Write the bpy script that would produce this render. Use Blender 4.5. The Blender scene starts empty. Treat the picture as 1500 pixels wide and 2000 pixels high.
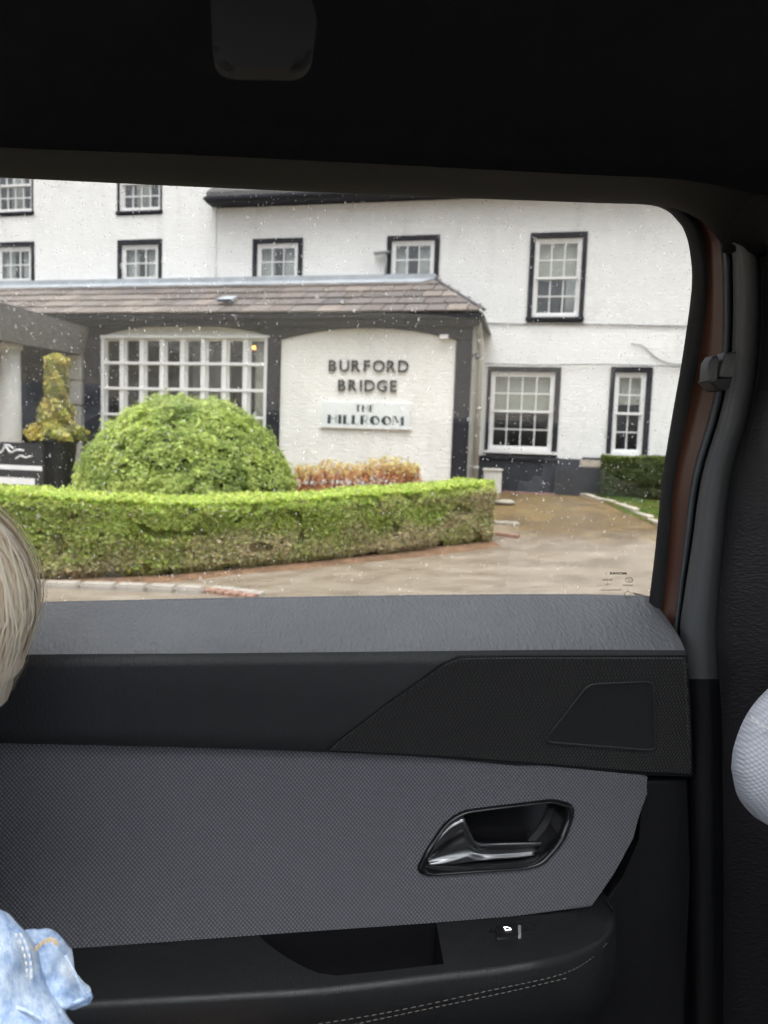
import bpy, bmesh, math, random
import numpy as np
from math import sin, cos, radians, pi, sqrt, atan2
from mathutils import Vector, Matrix, noise as mnoise
random.seed(7); rng = np.random.default_rng(7)
S = bpy.context.scene
COL = S.collection

# ------------------------------------------------------------------ camera
F = 1387.0                      # focal length in pixels of the 1500 x 2000 photograph
CAM = Vector((0, 0, 1.25))
_y, _p, _r = radians(10), radians(5), radians(2)
FW = Vector((sin(_y)*cos(_p), cos(_y)*cos(_p), -sin(_p)))
_R = Vector((cos(_y), -sin(_y), 0)); _U = _R.cross(FW)
RT = _R*cos(_r) + _U*sin(_r); UP = -_R*sin(_r) + _U*cos(_r)
cam_d = bpy.data.cameras.new('camera'); cam = bpy.data.objects.new('camera', cam_d); COL.objects.link(cam)
m = Matrix.Identity(4)
for i in range(3):
    m[i][0] = RT[i]; m[i][1] = UP[i]; m[i][2] = -FW[i]; m[i][3] = CAM[i]
cam.matrix_world = m
cam_d.sensor_fit = 'VERTICAL'; cam_d.sensor_height = 36; cam_d.lens = 36*F/2000
cam_d.clip_start = 0.02; cam_d.clip_end = 600
cam_d.dof.use_dof = True; cam_d.dof.focus_distance = 0.80; cam_d.dof.aperture_fstop = 8
S.camera = cam

# ------------------------------------------------------------------ sky, sun, exposure
SUN_EL, SUN_AZ = radians(76), radians(200)
W = bpy.data.worlds.new('World'); S.world = W; W.use_nodes = True
wn = W.node_tree.nodes; wl = W.node_tree.links
bg = wn['Background']; sky = wn.new('ShaderNodeTexSky'); sky.sky_type = 'NISHITA'; sky.sun_disc = False
sky.sun_elevation = SUN_EL; sky.sun_rotation = SUN_AZ; sky.air_density = 1.0; sky.dust_density = 6.0; sky.ozone_density = 1.0
hs = wn.new('ShaderNodeHueSaturation'); hs.inputs['Saturation'].default_value = 0.18
wl.new(sky.outputs[0], hs.inputs['Color']); wl.new(hs.outputs[0], bg.inputs[0]); bg.inputs[1].default_value = 0.15
sl = bpy.data.lights.new('sun', 'SUN'); so = bpy.data.objects.new('sun', sl); COL.objects.link(so)
sl.energy = 1.3; sl.angle = radians(60); sl.color = (1, .96, .9)
sd = Vector((sin(SUN_AZ)*cos(SUN_EL), cos(SUN_AZ)*cos(SUN_EL), sin(SUN_EL)))   # towards the sun
so.rotation_euler = sd.to_track_quat('Z', 'Y').to_euler()
vs = S.view_settings; vs.view_transform = 'Standard'; vs.look = 'None'; vs.gamma = 1; vs.use_curve_mapping = False
vs.exposure = 2.53
S.cycles.use_denoising = True; S.cycles.denoiser = 'OPENIMAGEDENOISE'
S.cycles.max_bounces = 10; S.cycles.diffuse_bounces = 5; S.cycles.glossy_bounces = 4; S.cycles.transparent_max_bounces = 24
S.cycles.transmission_bounces = 6; S.cycles.sample_clamp_indirect = 6; S.cycles.caustics_reflective = False; S.cycles.caustics_refractive = False

# ------------------------------------------------------------------ where things stand
WA = radians(-22)               # the hotel front makes this angle with the car
P0 = Vector((5.7435, 13.5169, 0)); WD = Vector((cos(WA), sin(WA), 0)); WN = Vector((sin(WA), -cos(WA), 0))
def ray(x, y): return FW + RT*((x-750)/F) + UP*((1000-y)/F)
def at_y(x, y, Y): d = ray(x, y); return CAM + d*((Y-CAM.y)/d.y)
def at_plane(x, y, p, n): d = ray(x, y); return CAM + d*((p-CAM).dot(n)/d.dot(n))
def wall_uv(x, y, D):
    P = at_plane(x, y, P0+WN*D, WN); return (P-P0).dot(WD), P.z
def wpt(u, D, z): return P0 + WD*u + WN*D + Vector((0, 0, z))
def ground_h(x, y):
    v = (x-P0.x)*WN.x + (y-P0.y)*WN.y
    t = min(1, max(0, (9.0-v)/7.0)); return 0.5*t*t*(3-2*t)
def at_ground(x, y):
    d = ray(x, y); t = 1.0
    while t < 60:
        p = CAM + d*t
        if p.z <= ground_h(p.x, p.y): return p
        t += 0.01
    return CAM + d*60
FRAME_W = Matrix(((WD.x, -WN.x, 0, P0.x), (WD.y, -WN.y, 0, P0.y), (0, 0, 1, 0), (0, 0, 0, 1)))  # hotel space: x along front, y into the house

# ------------------------------------------------------------------ object helpers
def link(name, me, mat=None, parent=None, mw=None, smooth=False):
    o = bpy.data.objects.new(name, me); COL.objects.link(o)
    if mat: me.materials.clear(); me.materials.append(mat)
    if smooth: me.polygons.foreach_set('use_smooth', [True]*len(me.polygons))
    if mw is not None: o.matrix_world = mw
    if parent:
        o.parent = parent
        if mw is None: o.matrix_parent_inverse = PINV.get(parent.name, parent.matrix_world.inverted()) if False else Matrix.Identity(4)
    return o
PINV = {}
def empty(name, loc=(0, 0, 0), mw=None):
    o = bpy.data.objects.new(name, None); COL.objects.link(o); o.empty_display_size = .2
    if mw is not None: o.matrix_world = mw
    else: o.location = loc
    return o
def tag(o, label, cat=None, group=None, kind=None):
    o['label'] = label
    if cat: o['category'] = cat
    if group: o['group'] = group
    if kind: o['kind'] = kind
    return o
def from_bm(bm, name='m'):
    bmesh.ops.recalc_face_normals(bm, faces=bm.faces[:])
    me = bpy.data.meshes.new(name); bm.to_mesh(me); bm.free(); return me
def box_bm(bm, x0, x1, y0, y1, z0, z1):
    v = [bm.verts.new(p) for p in ((x0,y0,z0),(x1,y0,z0),(x1,y1,z0),(x0,y1,z0),(x0,y0,z1),(x1,y0,z1),(x1,y1,z1),(x0,y1,z1))]
    for f in ((0,3,2,1),(4,5,6,7),(0,1,5,4),(1,2,6,5),(2,3,7,6),(3,0,4,7)): bm.faces.new([v[i] for i in f])
def box(name, b, mat, parent=None, bev=0, mw=None):
    bm = bmesh.new(); box_bm(bm, *b)
    if bev: bmesh.ops.bevel(bm, geom=bm.edges[:], offset=bev, segments=2, affect='EDGES')
    return link(name, from_bm(bm), mat, parent, mw)
def prism(name, pts, mat, parent=None, d=Vector((0, .02, 0)), bev=0, seg=2, mw=None, smooth=False):
    """a flat outline (3D points) given thickness d; the front rim may be rounded"""
    bm = bmesh.new(); a = [bm.verts.new(p) for p in pts]; b = [bm.verts.new(Vector(p)+d) for p in pts]; n = len(a)
    ff = bm.faces.new(a); bm.faces.new(b[::-1])
    for i in range(n): bm.faces.new((a[i], b[i], b[(i+1) % n], a[(i+1) % n]))
    if bev: bmesh.ops.bevel(bm, geom=list(ff.edges), offset=bev, segments=seg, affect='EDGES', profile=.5)
    o = link(name, from_bm(bm), mat, parent, mw)
    if smooth: shade(o)
    return o
def shade(o, ang=35):
    me = o.data; me.polygons.foreach_set('use_smooth', [True]*len(me.polygons))
    bm = bmesh.new(); bm.from_mesh(me)
    for e in bm.edges:
        if len(e.link_faces) == 2 and e.calc_face_angle(0) > radians(ang): e.smooth = False
    bm.to_mesh(me); bm.free()
def loft(name, rows, mat, parent=None, smooth=True, closed=False, thick=0):
    bm = bmesh.new(); g = [[bm.verts.new(p) for p in r] for r in rows]
    for i in range(len(g)-1):
        k = len(g[i]); 
        for j in range(k if closed else k-1):
            j2 = (j+1) % k; bm.faces.new((g[i][j], g[i+1][j], g[i+1][j2], g[i][j2]))
    me = from_bm(bm); o = link(name, me, mat, parent, smooth=smooth)
    if thick:
        s = o.modifiers.new('thickness', 'SOLIDIFY'); s.thickness = thick; s.offset = 0
    return o
def spline(pts, n):
    """Catmull-Rom through 3D points"""
    P = [Vector(p) for p in pts]; P = [P[0]*2-P[1]] + P + [P[-1]*2-P[-2]]; out = []
    k = len(P)-3
    for i in range(n):
        t = i/(n-1)*k; s = min(int(t), k-1); f = t-s; a, b, c, d = P[s:s+4]
        out.append(.5*((2*b)+(c-a)*f+(2*a-5*b+4*c-d)*f*f+(3*b-a-3*c+d)*f**3))
    return out
def tube(name, pts, r, mat, parent=None, seg=6, cap=True, mw=None):
    bm = bmesh.new(); rings = []; P = [Vector(p) for p in pts]
    for i, p in enumerate(P):
        t = (P[min(i+1, len(P)-1)]-P[max(i-1, 0)]).normalized()
        a = t.orthogonal().normalized() if i == 0 else (rings_a - t*rings_a.dot(t)).normalized()
        rings_a = a; b = t.cross(a); rr = r[i] if isinstance(r, (list, tuple)) else r
        rings.append([bm.verts.new(p+(a*cos(2*pi*k/seg)+b*sin(2*pi*k/seg))*rr) for k in range(seg)])
    for i in range(len(rings)-1):
        for k in range(seg): bm.faces.new((rings[i][k], rings[i][(k+1) % seg], rings[i+1][(k+1) % seg], rings[i+1][k]))
    if cap: bm.faces.new(rings[0][::-1]); bm.faces.new(rings[-1])
    return link(name, from_bm(bm), mat, parent, mw, smooth=True)
def holed(name, xs, zs, holes, y0, y1, mat, parent=None):
    """one connected slab in the x-z plane with rectangular openings"""
    xs = sorted(set(round(x, 4) for h in holes for x in h[:2]) | {round(x, 4) for x in xs})
    zs = sorted(set(round(z, 4) for h in holes for z in h[2:]) | {round(z, 4) for z in zs})
    solid = {}
    for i in range(len(xs)-1):
        for j in range(len(zs)-1):
            cx, cz = (xs[i]+xs[i+1])/2, (zs[j]+zs[j+1])/2
            solid[i, j] = not any(h[0] < cx < h[1] and h[2] < cz < h[3] for h in holes)
    bm = bmesh.new(); V = {}
    def v(i, j, k):
        if (i, j, k) not in V: V[i, j, k] = bm.verts.new((xs[i], (y0, y1)[k], zs[j]))
        return V[i, j, k]
    for (i, j), s in solid.items():
        if not s: continue
        bm.faces.new((v(i,j,0), v(i+1,j,0), v(i+1,j+1,0), v(i,j+1,0))); bm.faces.new((v(i,j,1), v(i,j+1,1), v(i+1,j+1,1), v(i+1,j,1)))
        if not solid.get((i-1, j)): bm.faces.new((v(i,j,0), v(i,j+1,0), v(i,j+1,1), v(i,j,1)))
        if not solid.get((i+1, j)): bm.faces.new((v(i+1,j,0), v(i+1,j,1), v(i+1,j+1,1), v(i+1,j+1,0)))
        if not solid.get((i, j-1)): bm.faces.new((v(i,j,0), v(i,j,1), v(i+1,j,1), v(i+1,j,0)))
        if not solid.get((i, j+1)): bm.faces.new((v(i,j+1,0), v(i+1,j+1,0), v(i+1,j+1,1), v(i,j+1,1)))
    return link(name, from_bm(bm), mat, parent)
def text_mesh(s, h, bold=0.0, extrude=.01, shear=0, align='CENTER'):
    cu = bpy.data.curves.new('t', 'FONT'); cu.body = s; cu.size = h/.72; cu.align_x = align; cu.extrude = extrude; cu.offset = bold; cu.shear = shear; cu.resolution_u = 3
    o = bpy.data.objects.new('t', cu); COL.objects.link(o); bpy.context.view_layer.update()
    me = bpy.data.meshes.new_from_object(o.evaluated_get(bpy.context.evaluated_depsgraph_get()))
    bpy.data.objects.remove(o); bpy.data.curves.remove(cu); return me

# ------------------------------------------------------------------ materials
class N:
    def __init__(s, name):
        s.m = bpy.data.materials.new(name); s.m.use_nodes = True; s.t = s.m.node_tree; s.b = s.t.nodes['Principled BSDF']
    def n(s, t, **k):
        q = s.t.nodes.new('ShaderNode'+t)
        for a, b in k.items():
            if a.startswith('i_'): q.inputs[int(a[2:]) if a[2:].isdigit() else a[2:].replace('_', ' ')].default_value = b
            else: setattr(q, a, b)
        return q
    def l(s, a, b): s.t.links.new(a, b)
    def co(s, scale=(1, 1, 1), rot=(0, 0, 0), out='Object'):
        c = s.n('TexCoord'); mp = s.n('Mapping'); s.l(c.outputs[out], mp.inputs[0]); mp.inputs['Scale'].default_value = scale; mp.inputs['Rotation'].default_value = rot; return mp.outputs[0]
    def noise(s, vec, scale, detail=4, rough=.55):
        q = s.n('TexNoise'); q.inputs['Scale'].default_value = scale; q.inputs['Detail'].default_value = detail; q.inputs['Roughness'].default_value = rough; s.l(vec, q.inputs['Vector']); return q.outputs[0]
    def ramp(s, fac, stops):
        q = s.n('ValToRGB'); e = q.color_ramp.elements
        while len(e) < len(stops): e.new(.5)
        for a, (p, c) in zip(e, stops): a.position = p; a.color = (*c, 1) if len(c) == 3 else c
        s.l(fac, q.inputs[0]); return q.outputs[0]
    def math(s, op, a, b=None):
        q = s.n('Math', operation=op)
        for i, x in enumerate((a, b)):
            if x is None: continue
            if isinstance(x, (int, float)): q.inputs[i].default_value = x
            else: s.l(x, q.inputs[i])
        return q.outputs[0]
    def bump(s, h, dist, st=1.0):
        q = s.n('Bump'); q.inputs['Distance'].default_value = dist; q.inputs['Strength'].default_value = st; s.l(h, q.inputs['Height']); s.l(q.outputs[0], s.b.inputs['Normal'])
    def base(s, c):
        if isinstance(c, tuple): s.b.inputs['Base Color'].default_value = (*c, 1)
        else: s.l(c, s.b.inputs['Base Color'])
    def set(s, rough=.5, spec=.5, metal=0):
        s.b.inputs['Roughness'].default_value = rough; s.b.inputs['Specular IOR Level'].default_value = spec; s.b.inputs['Metallic'].default_value = metal; return s
def vary(name, c, amt=.15, scale=3, rough=.6, spec=.4, bump=0, bscale=40, stretch=(1, 1, 1), metal=0):
    q = N(name); v = q.co(stretch); f = q.noise(v, scale, 6)
    q.base(q.ramp(f, [(.3, tuple(x*(1-amt) for x in c)), (.7, tuple(min(1, x*(1+amt)) for x in c))])); q.set(rough, spec, metal)
    if bump: q.bump(q.noise(v, bscale, 6), bump)
    return q.m
def grain(name, c, rough=.5, spec=.5, dist=.0004, scale=420, rot=.6, stretch=(1, .45, .45)):
    q = N(name); v = q.co(stretch, (0, rot, 0)); vo = q.n('TexVoronoi', feature='SMOOTH_F1'); vo.inputs['Scale'].default_value = scale; q.l(v, vo.inputs['Vector'])
    h = q.math('ADD', vo.outputs['Distance'], q.noise(v, scale*1.7, 3)); q.base(q.ramp(q.noise(q.co(), 6, 3), [(.3, tuple(x*.9 for x in c)), (.7, tuple(x*1.1 for x in c))])); q.set(rough, spec); rr_ = q.n('MapRange'); q.l(q.noise(q.co(), 14, 5, .65), rr_.inputs[0]); rr_.inputs[1].default_value = .3; rr_.inputs[2].default_value = .7; rr_.inputs[3].default_value = rough-.09; rr_.inputs[4].default_value = rough+.10; q.l(rr_.outputs[0], q.b.inputs['Roughness']); q.bump(h, dist); return q.m
def weave(name, c, px=.0043, pz=.0047, dist=.0012, rough=.85, c2=None):
    """staggered raised dots of a woven trim cloth"""
    q = N(name); sp = q.n('SeparateXYZ'); q.l(q.co(), sp.inputs[0])
    a = q.math('MULTIPLY', sp.outputs[0], pi/px); b = q.math('MULTIPLY', sp.outputs[2], pi/pz)
    h = q.math('MULTIPLY', q.math('COSINE', a), q.math('COSINE', b)); h = q.math('ABSOLUTE', h)
    h2 = q.math('ABSOLUTE', q.math('MULTIPLY', q.math('SINE', a), q.math('SINE', b))); h = q.math('MAXIMUM', h, h2)
    q.base(q.ramp(h, [(.55, c2 or tuple(x*.35 for x in c)), (.9, c)])); q.set(rough, .2); q.bump(h, dist)
    q.b.inputs['Sheen Weight'].default_value = .25; q.b.inputs['Sheen Roughness'].default_value = .4; return q.m
def glassy(name, tint, gloss=.04, rough=0.0):
    """thin pane: clear or tinted, with a Fresnel reflection"""
    q = N(name); q.t.nodes.remove(q.b); out = q.t.nodes['Material Output']
    tr = q.n('BsdfTransparent'); tr.inputs[0].default_value = (*tint, 1); gl = q.n('BsdfGlossy'); gl.inputs['Roughness'].default_value = rough; gl.inputs[0].default_value = (1, 1, 1, 1)
    fr = q.n('LayerWeight'); fr.inputs[0].default_value = .5; mx = q.n('MixShader'); q.l(q.math('ADD', q.math('MULTIPLY', q.math('POWER', fr.outputs['Facing'], 5), .8), gloss), mx.inputs[0]); q.l(tr.outputs[0], mx.inputs[1]); q.l(gl.outputs[0], mx.inputs[2]); q.l(mx.outputs[0], out.inputs[0]); return q.m
def leafmat(name, trans=.35, rough=.5):
    q = N(name); at = q.n('Attribute', attribute_name='tint'); q.l(at.outputs['Color'], q.b.inputs['Base Color']); q.set(rough, .35)
    tl = q.n('BsdfTranslucent'); q.l(at.outputs['Color'], tl.inputs[0]); mx = q.n('MixShader'); mx.inputs[0].default_value = trans
    q.l(q.b.outputs[0], mx.inputs[1]); q.l(tl.outputs[0], mx.inputs[2]); q.l(mx.outputs[0], q.t.nodes['Material Output'].inputs[0]); return q.m
M = {}
def wallmat(name, c):
    q = N(name); v = q.co((1, 1, 1)); st = q.co((.45, 1, 1.6)); br = q.n('TexBrick'); br.inputs['Scale'].default_value = 1; br.inputs['Brick Width'].default_value = .23; br.inputs['Row Height'].default_value = .078; br.inputs['Mortar Size'].default_value = .012; br.inputs['Mortar Smooth'].default_value = .6
    c3 = q.n('TexCoord'); s3 = q.n('SeparateXYZ'); q.l(c3.outputs['Object'], s3.inputs[0]); c4 = q.n('CombineXYZ'); q.l(s3.outputs[0], c4.inputs[0]); q.l(s3.outputs[2], c4.inputs[1])
    wob = q.n('TexNoise'); wob.inputs['Scale'].default_value = 6; q.l(v, wob.inputs[0]); mixv = q.n('MixRGB', blend_type='LINEAR_LIGHT'); mixv.inputs[0].default_value = .035; q.l(c4.outputs[0], mixv.inputs[1]); q.l(wob.outputs[1], mixv.inputs[2]); q.l(mixv.outputs[0], br.inputs[0])
    h = q.math('ADD', q.math('MULTIPLY', br.outputs['Fac'], -.12), q.math('ADD', q.math('MULTIPLY', q.noise(st, 22, 5, .6), 1.5), q.math('MULTIPLY', q.noise(v, 3, 3), 1.0)))
    dirt = q.noise(q.co((1.2, 1, .35)), 2.2, 6, .65)
    q.base(q.ramp(dirt, [(.25, tuple(x*.86 for x in c)), (.48, c), (1, c)])); q.set(.75, .3); q.bump(h, .015, .8); return q.m
M['white_wall'] = wallmat('white_painted_brick', (.79, .795, .79))
M['panel_wall'] = wallmat('cream_render', (.85, .84, .81))
M['black_paint'] = vary('black_paint', (.026, .027, .034), .3, 4, .6, .18, .003, 30)
M['plinth'] = vary('plinth_paint', (.035, .038, .046), .35, 2.5, .55, .4, .006, 14)
M['white_paint'] = vary('white_gloss_paint', (.78, .78, .78), .04, 4, .35, .5)
M['cream_paint'] = vary('cream_paint', (.72, .71, .66), .08, 3, .5, .4, .002, 20)
M['grey_white'] = vary('weathered_white_paint', (.52, .51, .47), .2, 3, .55, .35, .002, 30, (1, 1, .3))
M['lead'] = vary('lead_flashing', (.36, .39, .42), .15, 4, .45, .5, .004, 8)
M['pane'] = glassy('window_pane', (.94, .95, .95), .03)
M['sash_pane'] = glassy('old_sash_pane', (.92, .94, .94), .06, .02)
M['blind'] = vary('cream_blind', (.62, .60, .52), .06, 4, .9, .1, .002, 20, (1, 1, 8))
M['net'] = vary('grey_curtain', (.55, .56, .53), .15, 5, .9, .1, .01, 12, (6, 1, .5))
M['dark_curtain'] = vary('dark_curtain', (.08, .08, .085), .2, 5, .9, .1, .01, 12, (6, 1, .5))
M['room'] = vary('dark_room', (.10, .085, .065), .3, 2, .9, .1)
M['canopy'] = vary('porch_slate_hanging', (.20, .195, .195), .3, 9, .6, .4, .006, 25, (1, 1, 3))
M['slate'] = vary('porch_slate', (.10, .098, .10), .3, 9, .6, .4, .006, 25, (1, 1, 3))
def tilemat():
    q = N('stone_roof_tile'); oi = q.n('ObjectInfo'); v = q.co((1, 1, 1)); f = q.noise(v, 7, 6, .65)
    a = q.ramp(oi.outputs['Random'], [(0, (.125, .108, .10)), (.3, (.215, .182, .162)), (.55, (.165, .15, .145)), (.8, (.27, .228, .20)), (1, (.13, .12, .12))])
    mx = q.n('MixRGB', blend_type='MULTIPLY'); mx.inputs[0].default_value = .6; q.l(a, mx.inputs[1]); q.l(q.ramp(f, [(.3, (.42, .42, .42)), (.7, (.95, .9, .87))]), mx.inputs[2]); q.base(mx.outputs[0]); q.set(.6, .4); q.bump(f, .012); return q.m
M['tile'] = tilemat()
M['letter'] = vary('black_letter', (.02, .02, .022), .1, 4, .4, .5)
M['sign_board'] = vary('pale_blue_board', (.75, .78, .785), .03, 4, .35, .5)
M['grey_letter'] = vary('charcoal_letter', (.05, .06, .065), .1, 4, .45, .4)
M['grey_metal'] = vary('grey_metal', (.30, .31, .32), .1, 6, .4, .5)
M['black_pot'] = vary('black_planter', (.030, .031, .034), .2, 5, .5, .45, .002, 30)
M['stone'] = vary('pale_stone', (.44, .39, .33), .2, 5, .75, .3, .006, 25)
M['slab'] = vary('mossy_slab', (.27, .25, .20), .3, 7, .75, .3, .006, 25)
M['kerb'] = vary('kerb_stone', (.37, .34, .30), .15, 9, .6, .4, .004, 40)
M['brick_red'] = vary('red_brick', (.28, .17, .13), .25, 9, .75, .3, .005, 40)
M['brick_purple'] = vary('weathered_brick_step', (.22, .12, .11), .25, 6, .7, .3, .005, 30)
M['wire'] = vary('cable_grey', (.16, .16, .155), .2, 5, .6, .3)
M['twig'] = vary('twiggy_hedge_core', (.030, .026, .016), .4, 12, .9, .1, .02, 18)
M['leaf'] = leafmat('hedge_leaf', .5); M['needle'] = leafmat('conifer_needle', .25)
M['bark'] = vary('bark', (.09, .06, .04), .3, 12, .9, .1, .004, 40)
def groundmat():
    q = N('wet_drive'); v = q.co(); vf = q.co((1, 2.2, 1), (0, 0, radians(22)))
    n1 = q.noise(v, .55, 6, .6); n2 = q.noise(vf, 1.5, 8, .72); n3 = q.noise(v, 55, 4, .7)
    asp = q.ramp(n2, [(.3, (.14, .112, .082)), (.45, (.21, .172, .13)), (.58, (.27, .228, .178)), (.7, (.34, .295, .235))])
    moss = q.ramp(n2, [(.3, (.07, .046, .024)), (.47, (.115, .073, .028)), (.56, (.175, .115, .042)), (.66, (.145, .118, .038)), (.8, (.20, .17, .06))])
    # moss and leaf mould gather on the upper drive, near the hotel
    c = q.n('TexCoord'); sp = q.n('SeparateXYZ'); q.l(c.outputs['Object'], sp.inputs[0])
    vv = q.math('ADD', q.math('MULTIPLY', q.math('ADD', sp.outputs[0], -P0.x), WN.x), q.math('MULTIPLY', q.math('ADD', sp.outputs[1], -P0.y), WN.y))
    k = q.math('ADD', q.math('MULTIPLY', vv, -.16), q.math('ADD', q.math('MULTIPLY', n1, 1.3), .72))
    kk = q.ramp(k, [(.40, (0, 0, 0)), (.62, (1, 1, 1))])
    mx = q.n('MixRGB'); q.l(kk, mx.inputs[0]); q.l(asp, mx.inputs[1]); q.l(moss, mx.inputs[2])
    m2 = q.n('MixRGB', blend_type='MULTIPLY'); m2.inputs[0].default_value = .5; q.l(mx.outputs[0], m2.inputs[1]); q.l(q.ramp(n3, [(.3, (.55, .55, .55)), (.7, (1.3, 1.3, 1.3))]), m2.inputs[2]); q.base(m2.outputs[0])
    q.set(.5, .4); q.l(q.ramp(n2, [(.35, (.28, .28, .28)), (.7, (.62, .62, .62))]), q.b.inputs['Roughness']); q.bump(n3, .006, .7); return q.m
M['ground'] = groundmat()
M['soil'] = vary('reddish_soil', (.17, .105, .065), .35, 8, .9, .15, .02, 20)
M['lawn'] = vary('lawn_soil', (.12, .14, .035), .4, 6, .9, .15, .01, 30)

# ------------------------------------------------------------------ ground
def build_ground():
    def axis(lo, hi, a, b, st, big):
        v = list(np.arange(a, b+1e-6, st)); return sorted(set([lo, (lo+a)/2] + [float(round(x, 3)) for x in v] + [(b+hi)/2, hi]))
    xs = axis(-150, 150, -14, 16, .4, 20); ys = axis(-150, 150, -4, 24, .4, 20); bm = bmesh.new()
    g = [[bm.verts.new((x, y, ground_h(x, y) + (.012*mnoise.noise(Vector((x*.8, y*.8, 0))) if 2 < y < 20 else 0))) for x in xs] for y in ys]
    for j in range(len(ys)-1):
        for i in range(len(xs)-1): bm.faces.new((g[j][i], g[j][i+1], g[j+1][i+1], g[j+1][i]))
    o = link('ground', from_bm(bm), M['ground'], smooth=True); o['kind'] = 'structure'; o['label'] = 'wet tan tarmac drive stained with brown moss, rising to the hotel'
build_ground()

# ------------------------------------------------------------------ the hotel (hotel space: x along the front, y into the house, z up)
H = empty('hotel_building', mw=FRAME_W)
tag(H, 'long white painted hotel with black trimmed sash windows and a tiled single-storey front', 'building')
def sash_window(u0, u1, z0, z1, cols, up_rows, lo_rows, surround=(.10, .10, .10, .10), split=.5, behind=None, yb=0.0, sill=True):
    """surround l r b t; a black painted band round a white sliding sash"""
    w = bpy.data.objects.new('window', None); COL.objects.link(w); w.parent = H; w.location = ((u0+u1)/2, yb, z0)
    cx = (u0+u1)/2; hw = (u1-u0)/2; h = z1-z0; l, r, b, t = surround
    holed('surround', (-hw, hw), (0, h), [(-hw+l, hw-r, b, h-t)], -.035, .10, M['black_paint'], w)
    a0, a1, c0, c1 = -hw+l, hw-r, b, h-t
    fw = .045; holed('frame', (a0, a1), (c0, c1), [(a0+fw, a1-fw, c0+fw*1.3, c1-fw)], .0, .09, M['white_paint'], w)
    a0 += fw; a1 -= fw; c0 += fw*1.3; c1 -= fw; mid = c0+(c1-c0)*split
    def sash(zl, zh, rows, y):
        if rows == 0: return
        st, rl, bar = .04, .045, .022; cw = (a1-a0-2*st-(cols-1)*bar)/cols; rh = (zh-zl-2*rl-(rows-1)*bar)/rows; holes = []
        for i in range(cols):
            for j in range(rows):
                x = a0+st+i*(cw+bar); z = zl+rl+j*(rh+bar); holes.append((x, x+cw, z, z+rh))
        holed('sash', (a0, a1), (zl, zh), holes, y, y+.035, M['white_paint'], w)
        key = (round(cw, 3), round(rh, 3))
        if key not in PANES:
            bm = bmesh.new(); box_bm(bm, -cw/2-.002, cw/2+.002, -.002, .002, -rh/2-.002, rh/2+.002); PANES[key] = from_bm(bm, 'pane'); PANES[key].materials.append(M['sash_pane'])
        for q in holes:
            p = bpy.data.objects.new('pane', PANES[key]); COL.objects.link(p); p.parent = w; p.location = ((q[0]+q[1])/2, y+.018, (q[2]+q[3])/2)
            p.rotation_euler = (random.uniform(-.004, .004), 0, random.uniform(-.004, .004))
    sash(mid-.02, c1, up_rows, .02); sash(c0, mid+.02, lo_rows, .06)
    if sill: box('sill', (-hw-.02, hw+.02, -.075, .02, b-.055 if b > .06 else 0, b), M['white_paint'] if sill == 'w' else M['black_paint'], w, .006)
    for (bx0, bx1, bz0, bz1, mt, nm) in behind or []:
        W_ = a1-a0; Hh = c1-c0; folds = nm == 'curtain'; n = 24 if folds else 2; rows = []
        for zz in (bz0, bz1): rows.append([(a0+W_*(bx0+(bx1-bx0)*k/(n-1)), .17+(.015*sin(k*1.9) if folds else 0), c0+Hh*zz) for k in range(n)])
        loft(nm, rows, M[mt], w, smooth=folds, thick=.004)
    return (u0+l*.4, u1-r*.4, z0+b*.4, z1-t*.4)
PANES = {}
HOLES = []
NET = [(0, .36, 0, 1, 'net', 'curtain'), (.64, 1, 0, 1, 'net', 'curtain')]
HOLES.append(sash_window(-.62, .47, 3.87, 5.60, 3, 2, 2, (.10, .09, .10, .11), .5, [(.02, .98, .52, 1, 'blind', 'blind'), (.72, 1, 0, .5, 'net', 'curtain')]))
HOLES.append(sash_window(-3.51, -2.42, 4.05, 5.62, 3, 2, 2, (.10, .10, .1, .10), .5, NET))
HOLES.append(sash_window(-6.45, -5.33, 4.05, 5.64, 3, 2, 2, (.10, .10, .1, .10), .5, NET))
HOLES.append(sash_window(-9.67, -8.57, 4.05, 5.70, 3, 2, 2, (.10, .10, .1, .11), .5, NET))
HOLES.append(sash_window(-12.88, -11.78, 4.05, 5.73, 3, 2, 2, (.10, .10, .1, .11), .5, NET))
HOLES.append(sash_window(-9.68, -8.58, 6.22, 7.62, 4, 2, 2, (.05, .05, .09, .09), .5, [(0, .22, 0, 1, 'dark_curtain', 'curtain'), (.78, 1, 0, 1, 'dark_curtain', 'curtain'), (.3, .7, 0, 1, 'net', 'curtain')]))
HOLES.append(sash_window(-12.88, -11.80, 6.30, 7.70, 4, 2, 2, (.05, .05, .09, .09), .5, [(0, .22, 0, 1, 'dark_curtain', 'curtain'), (.78, 1, 0, 1, 'dark_curtain', 'curtain'), (.3, .7, 0, 1, 'net', 'curtain')]))
HOLES.append(sash_window(-1.33, .11, 1.22, 3.00, 4, 2, 2, (.07, .11, .10, .10), .5, [(.0, 1, .52, .98, 'blind', 'blind')], sill='w'))
HOLES.append(sash_window(1.05, 1.83, 1.22, 3.02, 2, 2, 2, (.09, .11, .10, .11), .5, [(.0, 1, .62, .98, 'blind', 'blind')], sill='w'))
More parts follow.
